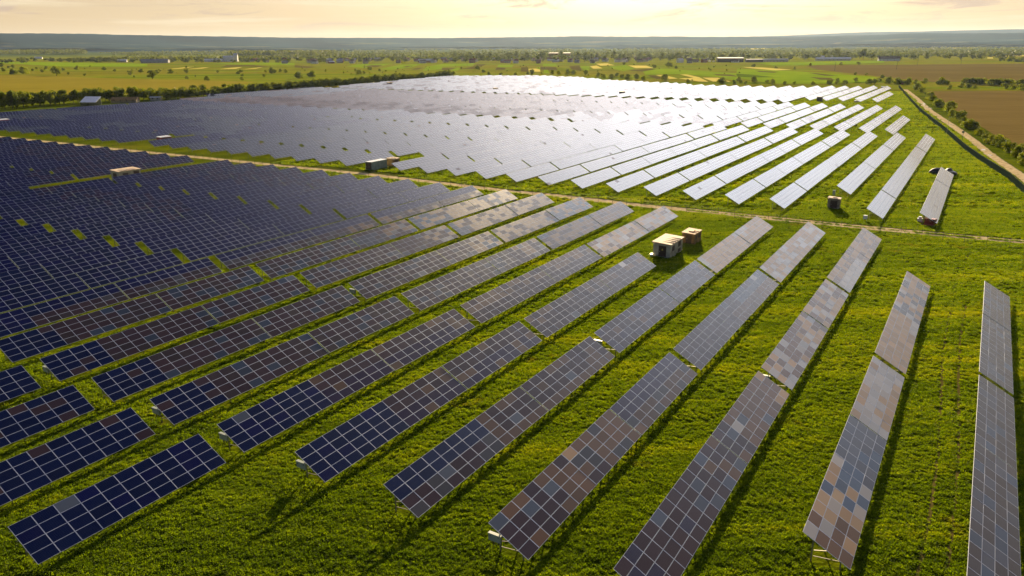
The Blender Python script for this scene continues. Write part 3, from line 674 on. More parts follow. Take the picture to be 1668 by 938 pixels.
hut('switchgear_hut', 'brown rust stained hut with raised roof hatch behind the pale transformer hut', 'hut', 140.0, -44.4, 4.2, 2.5, 2.05, m_brown, m_roofb, over=.12, rt=.10, hatch=True, doors=[(.6, 1.6, 1.8)], vents=[(.8, 1.6, .9, 1.6), (2.4, 3.4, .9, 1.6)])
hut('grey_kiosk', 'stained grey concrete kiosk on a plinth beside the long track, casting a shadow', 'kiosk', 189.0, -26.0, 2.1, 2.6, 2.35, m_greyb, m_roofc, over=.10, rt=.14, hatch=True, doors=[(.5, 1.9, 2.0)], vents=[(.5, 1.3, .9, 1.7)])
b_ = MB(); b_.box(0, .35, 0, .6, .9, 2.0); b_.box(.1, .2, .1, .2, 0, .9); b_.box(.1, .2, .4, .5, 0, .9)
x, y = SD(203.0, -29.2); tag(obj('inverter_cabinet', b_.mesh('inverter_cabinet', m_inv), None, (x, y, 0), RZ), 'slim grey inverter cabinet on legs just behind the grey concrete kiosk', 'cabinet')
c_ = hut('storage_container', 'grey green steel container with white ribbed roof beside the track', 'container', 179.0, -160.8, 7.3, 2.5, 2.55, m_green, m_white, over=.03, rt=.06, slope=0, doors=[(.2, 1.15, 2.3), (1.3, 2.3, 2.3)])
b_ = MB()
for k in range(24): b_.box(.15+k*.3, .27+k*.3, -.05, 0, .15, 2.45)
obj('corrugation', b_.mesh('corrugation', m_green), c_)
hut('brown_kiosk', 'brown kiosk with pale roof just behind the grey green container', 'kiosk', 188.5, -160.0, 3.2, 2.7, 2.3, m_brown, m_roofc, over=.1, rt=.12, hatch=True, vents=[(.6, 2.4, .8, 1.8)])
b_ = MB(); b_.cyl((0, 0, 0), (0, 0, .75), .26, .34, 12); x, y = SD(184.2, -158.6)
tag(obj('yellow_bin', b_.mesh('yellow_bin', m_yel), None, (x, y, 0)), 'small yellow bin standing on grass against the long side of the container', 'bin')
b_ = MB(); b_.cyl((0, 0, 0), (0, 0, 3.6), .05, .035, 6); x, y = SD(183.5, -164.6)
tag(obj('mast', b_.mesh('mast', m_galv), None, (x, y, 0)), 'thin grey mast rising behind the container roof', 'mast')
hut('transformer_hut', 'long pale transformer hut with cream roof standing among dark blue tables at left', 'hut', 127.0, -210.6, 6.8, 3.9, 2.75, m_conc, m_roofc,
    doors=[(1.2, 2.8, 2.2)], vents=[(1.2, 2.8, 1.3, 2.2), (4.6, 6.2, 1.3, 2.4)])
x, y = 89.6, 158.6
root = empty('red_cabinet', (x, y, 0), RZ-.35); tag(root, 'dark red steel cabinet at the near end of the last table on the right', 'cabinet')
b_ = MB(); b_.box(-.7, .5, -1.0, 1.0, .25, 1.35); b_.box(-.78, .58, -1.06, 1.06, 1.35, 1.42); obj('body', b_.mesh('body', m_red), root)
b_ = MB(); b_.box(-.74, -.70, -.9, -.03, .32, 1.28); b_.box(-.74, -.70, .03, .9, .32, 1.28); obj('door', b_.mesh('door', m_red), root)
b_ = MB(); b_.box(-1.15, -.3, -.8, .9, .0, .25); obj('plinth', b_.mesh('plinth', m_redb), root)
b_ = MB(); b_.box(0, 1.3, 0, 1.0, .0, .7); b_.box(.2, .9, .2, .8, .7, 1.1); x, y = SD(183.9, -8.2)
tag(obj('equipment_box', b_.mesh('equipment_box', m_white), None, (x, y, 0), RZ), 'small white equipment box tucked behind the dark red cabinet', 'box')
b_ = MB(); b_.box(0, .5, 0, .8, .5, 1.25); b_.bar((.25, .1, 0), (.25, .1, .5), .06); b_.bar((.25, .7, 0), (.25, .7, .5), .06); x, y = SD(178.9, -18.6)
tag(obj('junction_box', b_.mesh('junction_box', m_white), None, (x, y, 0), RZ), 'small white junction box under the second table from the far right', 'box')
# dark tarpaulin heap
bm = bmesh.new(); bmesh.ops.create_icosphere(bm, subdivisions=4, radius=1)
for v_ in bm.verts:
    p = v_.co; q = 1+.16*math.sin(3.1*p.x+1.7*p.y)+.10*math.sin(7*p.y+3*p.z+2*p.x)
    bump_ = 1.0-.38*math.exp(-((p.y-.1)/.22)**2)
    p.x *= 1.9*q; p.y *= 3.5*q; p.z = max(p.z, -.1)*1.9*q*bump_
me = bpy.data.meshes.new('tarp_heap'); bm.to_mesh(me); bm.free(); me.materials.append(flat('dark_tarpaulin', (0.018, 0.013, 0.011), .55, 0, .3, 2.0, .5, .4)); me.polygons.foreach_set('use_smooth', [True]*len(me.polygons))
x, y = SD(257.2, -7.6); tag(obj('tarp_heap', me, None, (x, y, 0), RZ+.1), 'black tarpaulin covered heap behind the end of the rightmost far table', 'heap')
# kiosks in the strips between the fields
for nm, lb, x, y, L, Wd, H_, wl, rf, rz, ct in [
    ('kiosk', 'grey kiosk with flat overhanging roof in the middle of the farthest grassy strip', -12.3, 642.9, 3.2, 3.0, 3.0, m_greyb, m_roofc, 0, 'kiosk'),
    ('equipment_crate', 'low red and white crate just right of the grey kiosk in the strip', -4.0, 633, 5.0, 2.0, .9, m_redb, m_white, 0, 'crate'),
    ('kiosk', 'dark kiosk with flat pale roof between silver tables, right of centre', 83.9, 585.0, 4.0, 3.2, 3.0, m_dark, m_roofc, 0, 'kiosk'),
    ('equipment_crate', 'pinkish red crate with white lid right of the dark pale roofed kiosk', 95.5, 572, 5.0, 2.2, 1.1, m_redb, m_white, 0, 'crate'),
    ('kiosk', 'pinkish kiosk with thin roof at the left end of the farthest strip', -115.6, 748, 4.0, 3.5, 3.2, m_greyb, m_roofc, 0, 'kiosk'),
    ('equipment_crate', 'rusty red crate in front of the leftmost far kiosk', -110, 715, 6, 2.4, 1.1, m_redb, m_white, 0, 'crate'),
    ('kiosk', 'small dark brown kiosk at the strip where the right rows begin', 205.8, 516.0, 3.0, 3.2, 2.9, m_dark, m_greyb, 0, 'kiosk'),
    ('equipment_crate', 'flat white crate between two right hand table rows near the strip', 226.5, 508, 4.0, 2.4, .9, m_greyb, m_white, 0, 'crate'),
    ('kiosk', 'dark kiosk with pale roof at the far right corner of the solar field', 307.0, 642.0, 3.0, 3.0, 2.6, m_dark, m_white, 0, 'kiosk'),
    ('equipment_crate', 'white topped red crate among blue tables left of the grassy track edge', -143.4, 314.3, 5.0, 2.8, 1.6, m_redb, m_white, 0, 'crate'),
    ('equipment_crate', 'pale flat crate among blue tables at the left edge of the photo', -254.3, 379.1, 8.0, 2.8, 2.9, m_redb, m_white, 0, 'crate'),
    ('guard_booth', 'white booth by the far corner gate between dark bushes', 366.1, 735.2, 5.0, 3.0, 3.0, m_redb, m_white, -.4, 'booth')]:
    s_ = EX*x+EY*y; d_ = NX*x+NY*y
    hut(nm, lb, ct, s_, d_, L, Wd, H_, wl, rf, over=.35 if nm == 'kiosk' else .1, rt=.18, doors=[(.7, 1.7, min(2.1, H_-.2))] if nm == 'kiosk' else (), vents=[(.6, L-.6, H_*.45, H_*.8)], rz=rz)
# lean-to shed, brown building and lamp at the left edge of the field
def frame_xy(x, y, rz): return empty, (x, y, 0), rz
root = empty('open_shed', (-281, 520, 0), -.10); tag(root, 'open shed with bright white mono pitch roof against the dark hedge', 'shed')
b_ = MB(); b_.add([(-5.8, 0, 4.1), (5.8, 0, 4.1), (7.6, 0, 4.1)][:0], []); 
b_.add([(-3.8, -5, 2.3), (7.6, -5, 2.3), (5.4, 5.0, 5.4), (-6.0, 5.0, 5.4), (-3.8, -5, 2.18), (7.6, -5, 2.18), (5.4, 5.0, 5.28), (-6.0, 5.0, 5.28)], [(0, 1, 2, 3), (7, 6, 5, 4), (0, 4, 5, 1), (1, 5, 6, 2), (2, 6, 7, 3), (3, 7, 4, 0)])
obj('roof', b_.mesh('roof', m_white), root)
b_ = MB(); b_.box(-5.6, 5.0, 4.6, 4.75, 0, 5.1); b_.add([(-5.4, 4.6, 0), (-3.5, -4.6, 0), (-3.5, -4.6, 2.15), (-5.4, 4.6, 5.0), (-5.3, 4.6, 0), (-3.4, -4.6, 0), (-3.4, -4.6, 2.15), (-5.3, 4.6, 5.0)], [(0, 1, 2, 3), (7, 6, 5, 4), (0, 4, 5, 1), (1, 5, 6, 2), (2, 6, 7, 3), (3, 7, 4, 0)])
obj('wall', b_.mesh('wall', m_green), root)
for x_ in (-3.2, 2, 7.0):
    b_ = MB(); b_.box(x_-.1, x_+.1, -4.8, -4.6, 0, 2.2); obj('post', b_.mesh('post', m_dark), root)
def gable(name, label, cat, x, y, L, Wd, H_, rh, wall, roof, rz=0.0, wins=0, group=None, chim=False, door=True):
    root = empty(name, (x, y, 0), rz); tag(root, label, cat, group)
    b_ = MB(); b_.box(-L/2, L/2, -Wd/2, Wd/2, -.2, H_)
    b_.add([(-L/2, -Wd/2, H_), (-L/2, Wd/2, H_), (-L/2, 0, H_+rh)], [(0, 2, 1)]); b_.add([(L/2, -Wd/2, H_), (L/2, Wd/2, H_), (L/2, 0, H_+rh)], [(0, 1, 2)])
    obj('wall', b_.mesh('wall', wall), root)
    b_ = MB(); o_ = .5; k = rh/(Wd/2)
    for sg in (-1, 1):
        a = [(-L/2-o_, sg*(Wd/2+o_), H_-k*o_+.05), (L/2+o_, sg*(Wd/2+o_), H_-k*o_+.05), (L/2+o_, 0, H_+rh+.05), (-L/2-o_, 0, H_+rh+.05)]
        a += [(p[0], p[1], p[2]+.14) for p in a]
        b_.add(a, [(0, 1, 2, 3), (7, 6, 5, 4), (0, 4, 5, 1), (1, 5, 6, 2), (3, 7, 4, 0)])
    rf = obj('roof', b_.mesh('roof', roof), root)
    if chim: b_ = MB(); b_.box(L*.2, L*.2+.7, -.9, -.2, H_, H_+rh+1.0); obj('chimney', b_.mesh('chimney', m_redb), rf)
    for k_ in range(wins):
        xx = -L/2+L*(k_+.5)/wins; b_ = MB(); b_.box(xx-.55, xx+.55, -Wd/2-.04, -Wd/2, 1.0, 2.2); obj('window', b_.mesh('window', m_dark), root)
    return root
gable('low_building', 'long low building with brown tiled roof between the white shed and hedge', 'building', -270, 546, 17, 6, 1.8, 1.6, m_greyb, m_brown, .05, 4)
gable('low_building', 'small whitish roofed building at the right end of the brown roofed one', 'building', -256, 563, 7, 4, 2.2, .5, m_conc, m_white, .05, 2)
x, y = -246.5, 575.0
root = empty('lamp_post', (x, y, 0)); tag(root, 'pale lamp post rising in front of the dark hedge at left', 'lamp post')
b_ = MB(); b_.cyl((0, 0, 0), (0, 0, 8.5), .09, .06, 8); obj('pole', b_.mesh('pole', m_white), root)
b_ = MB(); b_.box(-.7, .1, -.14, .14, 8.5, 8.66); obj('lamp_head', b_.mesh('lamp_head', m_white), root)

# ------------------------------------------------------------------ fences
m_post = flat('dark_fence_post', (0.045, 0.040, 0.025), .7, 0, .2)
m_gfence = flat('green_fence_paint', (0.018, 0.055, 0.024), .5, 0, .2)
root = empty('wire_fence', (*SD(167.4, 30), 0), RZ); tag(root, 'thin dark post and wire fence running along the near side of the track', 'fence')
b_ = MB(); b_.box(-.03, .03, -.03, .03, -.1, 1.95); FP = b_.mesh('post', m_post)
NF = 100
for k in range(NF):
    d_ = 30-3.72*k; off = 1.6*vn(k, 3, 12)-.8+(.9 if k < 12 else 0)
    o = obj('post', FP, root, (off, 3.72*k, 0)); o.rotation_euler = (rnd.uniform(-.02, .02), rnd.uniform(-.03, .03), 0)
wb = MB()
for k in range(NF-1):
    o1 = 1.6*vn(k, 3, 12)-.8+(.9 if k < 12 else 0); o2 = 1.6*vn(k+1, 3, 12)-.8+(.9 if k+1 < 12 else 0)
    for z_ in (.25, .7, 1.15, 1.6, 1.88): wb.bar((o1, 3.72*k, z_), (o2, 3.72*(k+1), z_), .012)
obj('wires', wb.mesh('wires', m_post), root)
for k in (11, 40, 70):
    off = 1.6*vn(k, 3, 12)-.8+(.9 if k < 12 else 0); b_ = MB(); b_.bar((off, 3.72*k, 1.6), (off, 3.72*k+1.5, 0), .05); b_.bar((off, 3.72*k, 1.6), (off, 3.72*k-1.5, 0), .05)
    obj('brace', b_.mesh('brace', m_post), root)
FENCE_R = [(338.7, 684.1), (268.1, 523.8), (227.6, 430.7), (191.5, 341.6), (176.4, 305.5), (164.0, 276.1), (152.5, 246.1), (140.8, 213.6), (131.2, 192.0)]
FR_ = FENCE_R+[(118.0, 165.0)]; seg = []
for a, c_ in zip(FR_[:-1], FR_[1:]):
    L = math.hypot(c_[0]-a[0], c_[1]-a[1]); seg += [(a[0]+(c_[0]-a[0])*k/max(1, round(L/5.8)), a[1]+(c_[1]-a[1])*k/max(1, round(L/5.8))) for k in range(max(1, round(L/5.8)))]
seg.append(FR_[-1])
root = empty('green_fence', (0, 0, 0)); tag(root, 'dark green panel fence curving along the dirt road on the right', 'fence')
b_ = MB(); b_.box(-.05, .05, -.05, .05, -.1, 2.25); FG = b_.mesh('post', m_gfence)
for p in seg[-100:]: obj('post', FG, root, (p[0], p[1], 0))
wb = MB()
for a, c_ in zip(seg[:-1], seg[1:]):
    L = math.hypot(c_[0]-a[0], c_[1]-a[1]); n_ = int(L/.20)
    far_ = a[1] > 380
    if far_: n_ = int(L/.5)
    wb.bar((*a, .12), (*c_, .12), .04); wb.bar((*a, 2.05), (*c_, 2.05), .05); wb.bar((*a, 1.1), (*c_, 1.1), .03)
    for k in range(n_):
        x, y = a[0]+(c_[0]-a[0])*(k+.5)/n_, a[1]+(c_[1]-a[1])*(k+.5)/n_; w_ = .16 if far_ else .06; wb.box(x-w_/2, x+w_/2, y-.015, y+.015, .12, 2.1)
obj('fence_panel', wb.mesh('fence_panel', m_gfence), root)
b_ = MB(); b_.cyl((0, 0, 0), (0, 0, 7.5), .09, .06, 7); b_.bar((0, 0, 7.3), (.9, -.2, 7.5), .07); 
tag(obj('camera_mast', b_.mesh('camera_mast', m_galv), None, (183.5, 324.0, 0)), 'thin pole beside the dirt road, partway along the green fence', 'pole')
b_ = MB(); b_.cyl((0, 0, 0), (0, 0, 4.2), .11, .08, 7); b_.box(-.5, .3, -.2, .2, 3.2, 3.9)
tag(obj('gate_post', b_.mesh('gate_post', m_gfence), None, (178.2, 303.0, 0)), 'stout green gate post standing in the middle of the green fence', 'post')
# slim utility poles in the far ploughed field
for i, (x, y) in enumerate([(1010, 1285), (855, 1310), (775, 1360), (560, 1145), (452, 1100), (690, 1340)]):
    root = empty('utility_pole', (x, y, 0), .4); tag(root, f'slim utility pole in the far brown field, {ONES[[5,4,3,1,0,2][i]]} from the left', 'pole', 'utility poles crossing the far brown field')
    b_ = MB(); b_.cyl((0, 0, 0), (0, 0, 11.5), .22, .14, 6); obj('pole', b_.mesh('pole', m_dark), root)
    b_ = MB(); b_.box(-1.3, 1.3, -.08, .08, 10.6, 10.85); obj('crossarm', b_.mesh('crossarm', m_dark), root)

# ------------------------------------------------------------------ trees and bushes
def leaf_mat(name, c1, c2, tr=0.5):
    m, t, b = mat(name); g = t.node('ShaderNodeNewGeometry'); oi = t.node('ShaderNodeObjectInfo').outputs['Random']
    n = t.noise(g.outputs['Position'], 0.55, 3, 0.6); f = t.math('ADD', t.math('MULTIPLY', g.outputs['Random Per Island'], .45), t.math('ADD', t.math('MULTIPLY', n, .35), t.math('MULTIPLY', oi, .25)))
    c = t.ramp(f, [(0.25, c1), (0.8, c2)]); t.put(b.inputs['Base Color'], c); b.inputs['Roughness'].default_value = .7; b.inputs['Specular IOR Level'].default_value = .25
    trn = t.node('ShaderNodeBsdfTranslucent'); t.put(trn.inputs[0], t.mix(1.0, c, (1.5, 1.35, .5, 1), 'MULTIPLY'))
    mx = t.node('ShaderNodeMixShader'); mx.inputs[0].default_value = tr
    t.l.new(b.outputs[0], mx.inputs[1]); t.l.new(trn.outputs[0], mx.inputs[2]); t.l.new(mx.outputs[0], t.n.get('Material Output').inputs[0]); return m
m_leaf = leaf_mat('hedge_leaves', (0.028, 0.056, 0.003), (0.20, 0.24, 0.008), .55)
m_leafd = leaf_mat('far_tree_leaves', (0.040, 0.060, 0.008), (0.12, 0.145, 0.02), .42)
m_bark = flat('bark', (0.075, 0.055, 0.035), .9, 0, .3, 4)
def crown(name, seed, w, h, z0, nl, per, ls, m):
    q = np.random.default_rng(seed); V = []; 
    for i in range(nl):
        a = q.uniform(0, 6.283); rr_ = w/2*math.sqrt(q.uniform(0, .85)); zz = z0+h*q.uniform(.12, .88)
        k = math.sin(min(1, max(0, (zz-z0)/h))*math.pi*.82+.42); rr_ *= max(.25, k)
        cx, cy = rr_*math.cos(a), rr_*math.sin(a); lr = w*q.uniform(.16, .27)
        n = int(per*q.uniform(.7, 1.3)); d = q.normal(size=(n, 3)); d /= np.linalg.norm(d, axis=1)[:, None]
        c = np.array([cx, cy, zz])+d*lr*q.uniform(.62, 1.12, (n, 1))*np.array([1, 1, .8]); c[:, 2] = np.maximum(c[:, 2], z0*.6+.1)
        nn = d+q.normal(size=(n, 3))*.55; nn /= np.linalg.norm(nn, axis=1)[:, None]
        t1 = np.cross(nn, q.normal(size=(n, 3))); t1 /= np.linalg.norm(t1, axis=1)[:, None]; t2 = np.cross(nn, t1)
        s_ = ls*q.uniform(.6, 1.35, (n, 1)); V.append(np.stack([c-t1*s_*.5, c-t2*s_*.35, c+t1*s_*.5, c+t2*s_*.35], 1))
    V = np.concatenate(V).reshape(-1, 3); me = bpy.data.meshes.new(name); nq = len(V)//4
    me.vertices.add(len(V)); me.vertices.foreach_set('co', V.ravel()); me.loops.add(len(V)); me.loops.foreach_set('vertex_index', np.arange(len(V)))
    me.polygons.add(nq); me.polygons.foreach_set('loop_start', np.arange(0, len(V), 4)); me.materials.append(m); me.update(); me.validate(); return me
def trunk(seed, h, r, w, z0):
    q = random.Random(seed); b_ = MB(); b_.cyl((0, 0, -.2), (q.uniform(-.1, .1), 0, h*.45), r, r*.7, 7); b_.cyl((0, 0, h*.44), (q.uniform(-.3, .3), q.uniform(-.3, .3), h*.85), r*.7, r*.2, 6)
    for k in range(5):
        a = 6.283*k/5+q.uniform(-.4, .4); z = h*q.uniform(.28, .55); b_.cyl((0, 0, z), (w*.3*math.cos(a), w*.3*math.sin(a), z+h*q.uniform(.15, .3)), r*.45, r*.12, 5)
    return b_.mesh('trunk', m_bark)
TREES = [(crown('crown', 20+i, 6.5, 7.2, 1.2, 15, 120, .62, m_leaf), trunk(20+i, 8, .22, 6, 1)) for i in range(5)]        # ~8.4 m tall, 6.5 wide
BUSHES = [(crown('foliage', 40+i, 4.2, 3.0, .15, 11, 95, .42, m_leaf), trunk(40+i, 3, .10, 4, .2)) for i in range(5)]      # ~3.2 m tall, 4.2 wide
FART = [(crown('crown', 60+i, 9.0, 9.5, 1.5, 12, 34, 1.5, m_leafd), trunk(60+i, 10, .3, 8, 1)) for i in range(4)]
FART += [(crown('crown', 70+i, 6.0, 15.0, 2.0, 13, 34, 1.5, m_leafd), trunk(70+i, 15, .3, 5, 1)) for i in range(2)]
def plant(name, kit, x, y, sx, sz, label, cat, group):
    root = empty(name, (x, y, 0), rnd.uniform(0, 6.28)); root.scale = (sx*rnd.uniform(.92, 1.08), sx*rnd.uniform(.92, 1.08), sz); tag(root, label, cat, group)
    obj(kit[0].name.split('.')[0], kit[0], root); obj('stem' if name == 'bush' else 'trunk', kit[1], root); return root
hl = [(150, -498), (200, -505), (290, -536), (330, -533), (352, -511), (460, -512), (500, -513), (550, -521), (632, -532), (700, -549), (775, -556)]
def along(pts, step):
    out_ = []
    for a, c_ in zip(pts[:-1], pts[1:]):
        L = math.hypot(c_[0]-a[0], c_[1]-a[1]); n_ = max(1, round(L/step)); out_ += [(a[0]+(c_[0]-a[0])*k/n_, a[1]+(c_[1]-a[1])*k/n_) for k in range(n_)]
    return out_
hp = along(hl, 4.4)
for i, (s_, d_) in enumerate(hp):
    x, y = SD(s_+rnd.uniform(-1, 1), d_+rnd.uniform(-2.5, 1.0)); hgt = (.95 if s_ < 345 else .74)+.42*vn(i*4.4, 7, 26)+rnd.uniform(-.09, .09)
    plant('tree', TREES[rnd.randrange(5)], x, y, rnd.uniform(.85, 1.15), hgt, 'leafy dark green tree packed in the long hedgerow bounding the solar field at left', 'tree', 'hedgerow trees along the left edge of the solar field')
for i, (s_, d_) in enumerate(along([(150, -506), (290, -545), (352, -522), (460, -523), (560, -533)], 9)):
    x, y = SD(s_, d_-rnd.uniform(1, 6)); plant('tree', TREES[rnd.randrange(5)], x, y, rnd.uniform(.9, 1.2), rnd.uniform(.8, 1.05), 'leafy dark green tree packed in the long hedgerow bounding the solar field at left', 'tree', 'hedgerow trees along the left edge of the solar field')
for x, y in ((-253.5, 577), ): 
    r_ = plant('bush', BUSHES[1], x, y, .8, 1.3, 'young bright yellow green tree in front of the hedge near the lamp post', 'small tree', None)

BUSH = [(-721.5, 1144.0, 11.0), (-705.4, 1141.7, 14.1), (-614.0, 1064.4, 12.9), (-734.1, 1335.2, 9.8), (-818.4, 1272.9, 7.9), (-838.7, 1352.4, 5.6), (-766.1, 1264.9, 4.3), (-745.8, 1283.0, 6.1), (-739.7, 1304.1, 7.0), (-723.3, 1217.8, 6.6), (-918.0, 1457.4, 7.0), (-947.8, 1490.6, 5.1), (-835.2, 1390.9, 3.8), (-817.0, 1387.8, 7.5), (-564.3, 1042.9, 4.1), (-623.9, 1242.9, 5.7), (-514.7, 1066.5, 6.2), (-559.2, 1193.3, 8.4), (-473.4, 989.2, 2.3), (-678.4, 1316.9, 8.6), (-811.6, 1524.5, 2.8), (-584.3, 1216.6, 5.5), (-625.2, 1113.6, 4.5), (-982.9, 1525.9, 8.5), (-3701.9, 5893.7, 40.5), (-3408.6, 5551.7, 37.9), (-424.9, 932.6, 10.8), (-507.0, 1130.9, 7.2), (-486.8, 1128.0, 8.6), (-462.6, 1124.6, 7.1), (-385.2, 935.1, 4.7), (-343.7, 888.7, 7.2), (-379.1, 1095.8, 6.1), (-341.1, 999.6, 3.7), (-302.4, 883.9, 4.1), (-306.4, 976.1, 4.2), (-334.3, 1106.2, 12.1), (-336.1, 1148.8, 5.6), (-323.7, 1132.5, 6.9), (-586.2, 1426.2, 5.0), (-422.2, 1136.2, 4.2), (-398.0, 993.2, 1.7), (-356.0, 1144.5, 4.2), (-400.4, 1169.5, 5.8), (-246.9, 973.9, 11.7), (-253.2, 936.2, 10.2), (-232.8, 1182.5, 5.6), (-221.6, 1242.6, 7.4), (-203.3, 1055.1, 8.8), (-199.6, 1070.6, 4.4), (-162.7, 1116.0, 2.9), (-272.1, 1157.8, 2.5), (-231.6, 1091.6, 2.3), (-195.4, 1176.7, 4.9), (-79.1, 1263.6, 3.7), (-52.8, 1259.2, 8.8), (-38.6, 1104.7, 5.8), (-27.5, 1000.9, 5.8), (-12.7, 984.6, 4.6), (5.6, 996.4, 4.6), (22.2, 1039.4, 4.8), (28.0, 1038.6, 8.5), (53.8, 1019.5, 5.4), (75.3, 1031.9, 8.4), (82.2, 1030.9, 8.4), (93.4, 984.6, 6.9), (61.7, 1018.4, 5.9), (104.0, 942.2, 6.6), (106.5, 904.1, 6.4), (113.0, 879.8, 7.2), (124.7, 926.6, 5.4), (127.4, 901.5, 6.4), (125.8, 845.2, 9.0), (134.6, 844.2, 7.0), (144.0, 853.8, 6.6), (212.7, 1482.1, 6.1), (232.7, 1280.6, 7.6), (251.0, 1253.4, 11.2), (259.7, 1242.5, 5.9), (178.0, 789.6, 5.2), (184.0, 798.3, 1.9), (207.0, 768.2, 8.8), (213.6, 750.1, 5.5), (163.3, 830.4, 8.9), (325.3, 1264.1, 3.0), (283.8, 1121.3, 3.4), (304.2, 1110.6, 2.4), (379.0, 1668.0, 6.0), (235.8, 812.0, 5.9), (240.1, 773.6, 8.5), (250.4, 767.1, 3.8), (222.0, 757.8, 3.7), (221.7, 740.9, 3.6), (399.8, 1300.5, 7.1), (404.7, 1203.9, 5.9), (417.1, 1159.1, 4.3), (301.1, 741.0, 6.1), (339.1, 771.9, 4.9), (337.0, 737.2, 6.6), (369.2, 787.2, 3.5), (341.7, 736.7, 5.7), (575.7, 1377.4, 7.0), (615.5, 1399.5, 7.1), (412.1, 941.7, 3.6), (418.9, 927.4, 3.6), (515.4, 1360.2, 5.9), (307.5, 740.3, 5.6), (311.4, 731.6, 5.6), (246.0, 738.4, 5.4), (257.2, 737.2, 4.6), (268.9, 744.4, 2.8), (282.8, 734.6, 4.6), (409.8, 866.5, 4.5)]
i_ = 0
srt = sorted([b_ for b_ in BUSH if b_[1] < 3000 and b_[2] < 16], key=lambda b_: b_[0]/b_[1])
for i, (x, y, w_) in enumerate(srt):
    big_ = w_ > 7.5; kit = TREES[i % 5] if (w_ < 4.5 or i % 4 == 0) else BUSHES[i % 5]
    if kit in TREES: sx, sz = w_/6.5, max(w_*1.0, 3)/8.4
    else: sx, sz = w_/4.2, w_*.74/3.2
    plant('bush', kit, x, y, sx, sz, f'dark green bush in the meadows past the solar field, {ordinal(i+1)} from the left', 'bush', 'bushes scattered over the meadows behind the solar field')
# smaller scrub scattered over the left meadow
q = random.Random(77); n_ = 0
while n_ < 110:
    u = q.uniform(-.62, .30); y = q.uniform(960, 1500)
    x = u*y
    if -.62 < u < -.25 and y < 1060+(-u)*200: continue
    w_ = q.uniform(1.0, 2.8)
    plant('bush', BUSHES[n_ % 5], x, y, w_/4.2, w_*.9/3.2, 'tiny scrubby bush dotted in the meadow beyond the ochre field', 'bush', 'tiny scrub dotted over the left meadow'); n_ += 1
BUSH_R = [(409.3, 866.6, 4.5), (369.6, 787.2, 4.1), (358.5, 743.4, 7.7), (362.2, 734.6, 8.6), (367.0, 725.9, 8.5), (381.6, 740.9, 4.9), (394.9, 748.1, 5.9), (402.2, 730.4, 8.7), (394.5, 723.0, 4.8), (402.2, 722.2, 4.8), (386.4, 671.2, 5.4), (393.7, 663.6, 3.1), (362.2, 646.6, 4.3), (391.4, 670.7, 5.4), (413.5, 655.0, 5.4), (416.5, 648.1, 4.0), (411.2, 629.5, 6.1), (421.0, 725.2, 7.3), (424.2, 724.8, 7.3), (427.5, 724.5, 7.4), (430.7, 724.2, 7.4), (433.9, 723.8, 7.4), (437.2, 723.5, 7.4), (430.9, 703.5, 7.2), (434.0, 703.2, 7.2), (437.1, 702.9, 7.2), (440.3, 702.6, 7.3), (443.4, 702.2, 7.3), (446.5, 701.9, 7.3), (467.5, 749.0, 6.2), (457.9, 708.5, 5.9), (457.7, 700.8, 6.8)]
BUSH_ROAD = [(345.0, 661.4, 6.1), (335.7, 649.1, 6.0), (321.8, 613.5, 5.7), (284.8, 529.3, 6.7), (260.1, 471.7, 6.7), (245.1, 435.0, 7.6), (233.3, 409.5, 4.6), (227.4, 392.1, 5.7), (218.5, 373.7, 3.6), (207.2, 347.8, 6.2), (207.0, 343.4, 4.4), (197.2, 323.3, 3.2), (191.0, 308.7, 3.5), (184.6, 295.4, 4.4), (184.4, 289.0, 5.7), (182.2, 283.0, 3.7), (177.4, 271.6, 5.0), (172.1, 258.6, 4.8), (168.7, 251.4, 3.4), (183.0, 274.2, 3.2), (162.0, 240.2, 2.4)]
for i, (x, y, w_) in enumerate(sorted(BUSH_R, key=lambda b_: b_[0]/b_[1])):
    plant('bush', BUSHES[i % 5], x, y, w_*1.1/4.2, w_*.8/3.2, f'green bush in the thicket between the two brown fields, {ordinal(i+1)} from the left', 'bush', 'bushes in the thicket between the brown fields')
for i, (x, y, w_) in enumerate(sorted(BUSH_ROAD, key=lambda b_: -b_[1])):
    plant('bush', BUSHES[(i*2) % 5], x+rnd.uniform(-.3, .3), y, w_*1.1/4.2, w_*.78/3.2, f'rounded green bush lining the right side of the dirt road, {ordinal(i+1)} from the far end', 'bush', 'bushes lining the dirt road')
# low growth between them
for k in range(46):
    f_ = k/46; i0 = min(int(f_*(len(BUSH_ROAD)-1)), len(BUSH_ROAD)-2)
    ws = sorted(BUSH_ROAD, key=lambda b_: -b_[1]); a, c_ = ws[i0], ws[i0+1]; u = rnd.random()
    x, y = a[0]+(c_[0]-a[0])*u+rnd.uniform(-1.5, 1.8), a[1]+(c_[1]-a[1])*u
    plant('bush', BUSHES[k % 5], x, y, rnd.uniform(.35, .62), rnd.uniform(.3, .5), 'small weedy shrub filling the gaps in the bushes beside the dirt road', 'shrub', 'low shrubs among the roadside bushes')
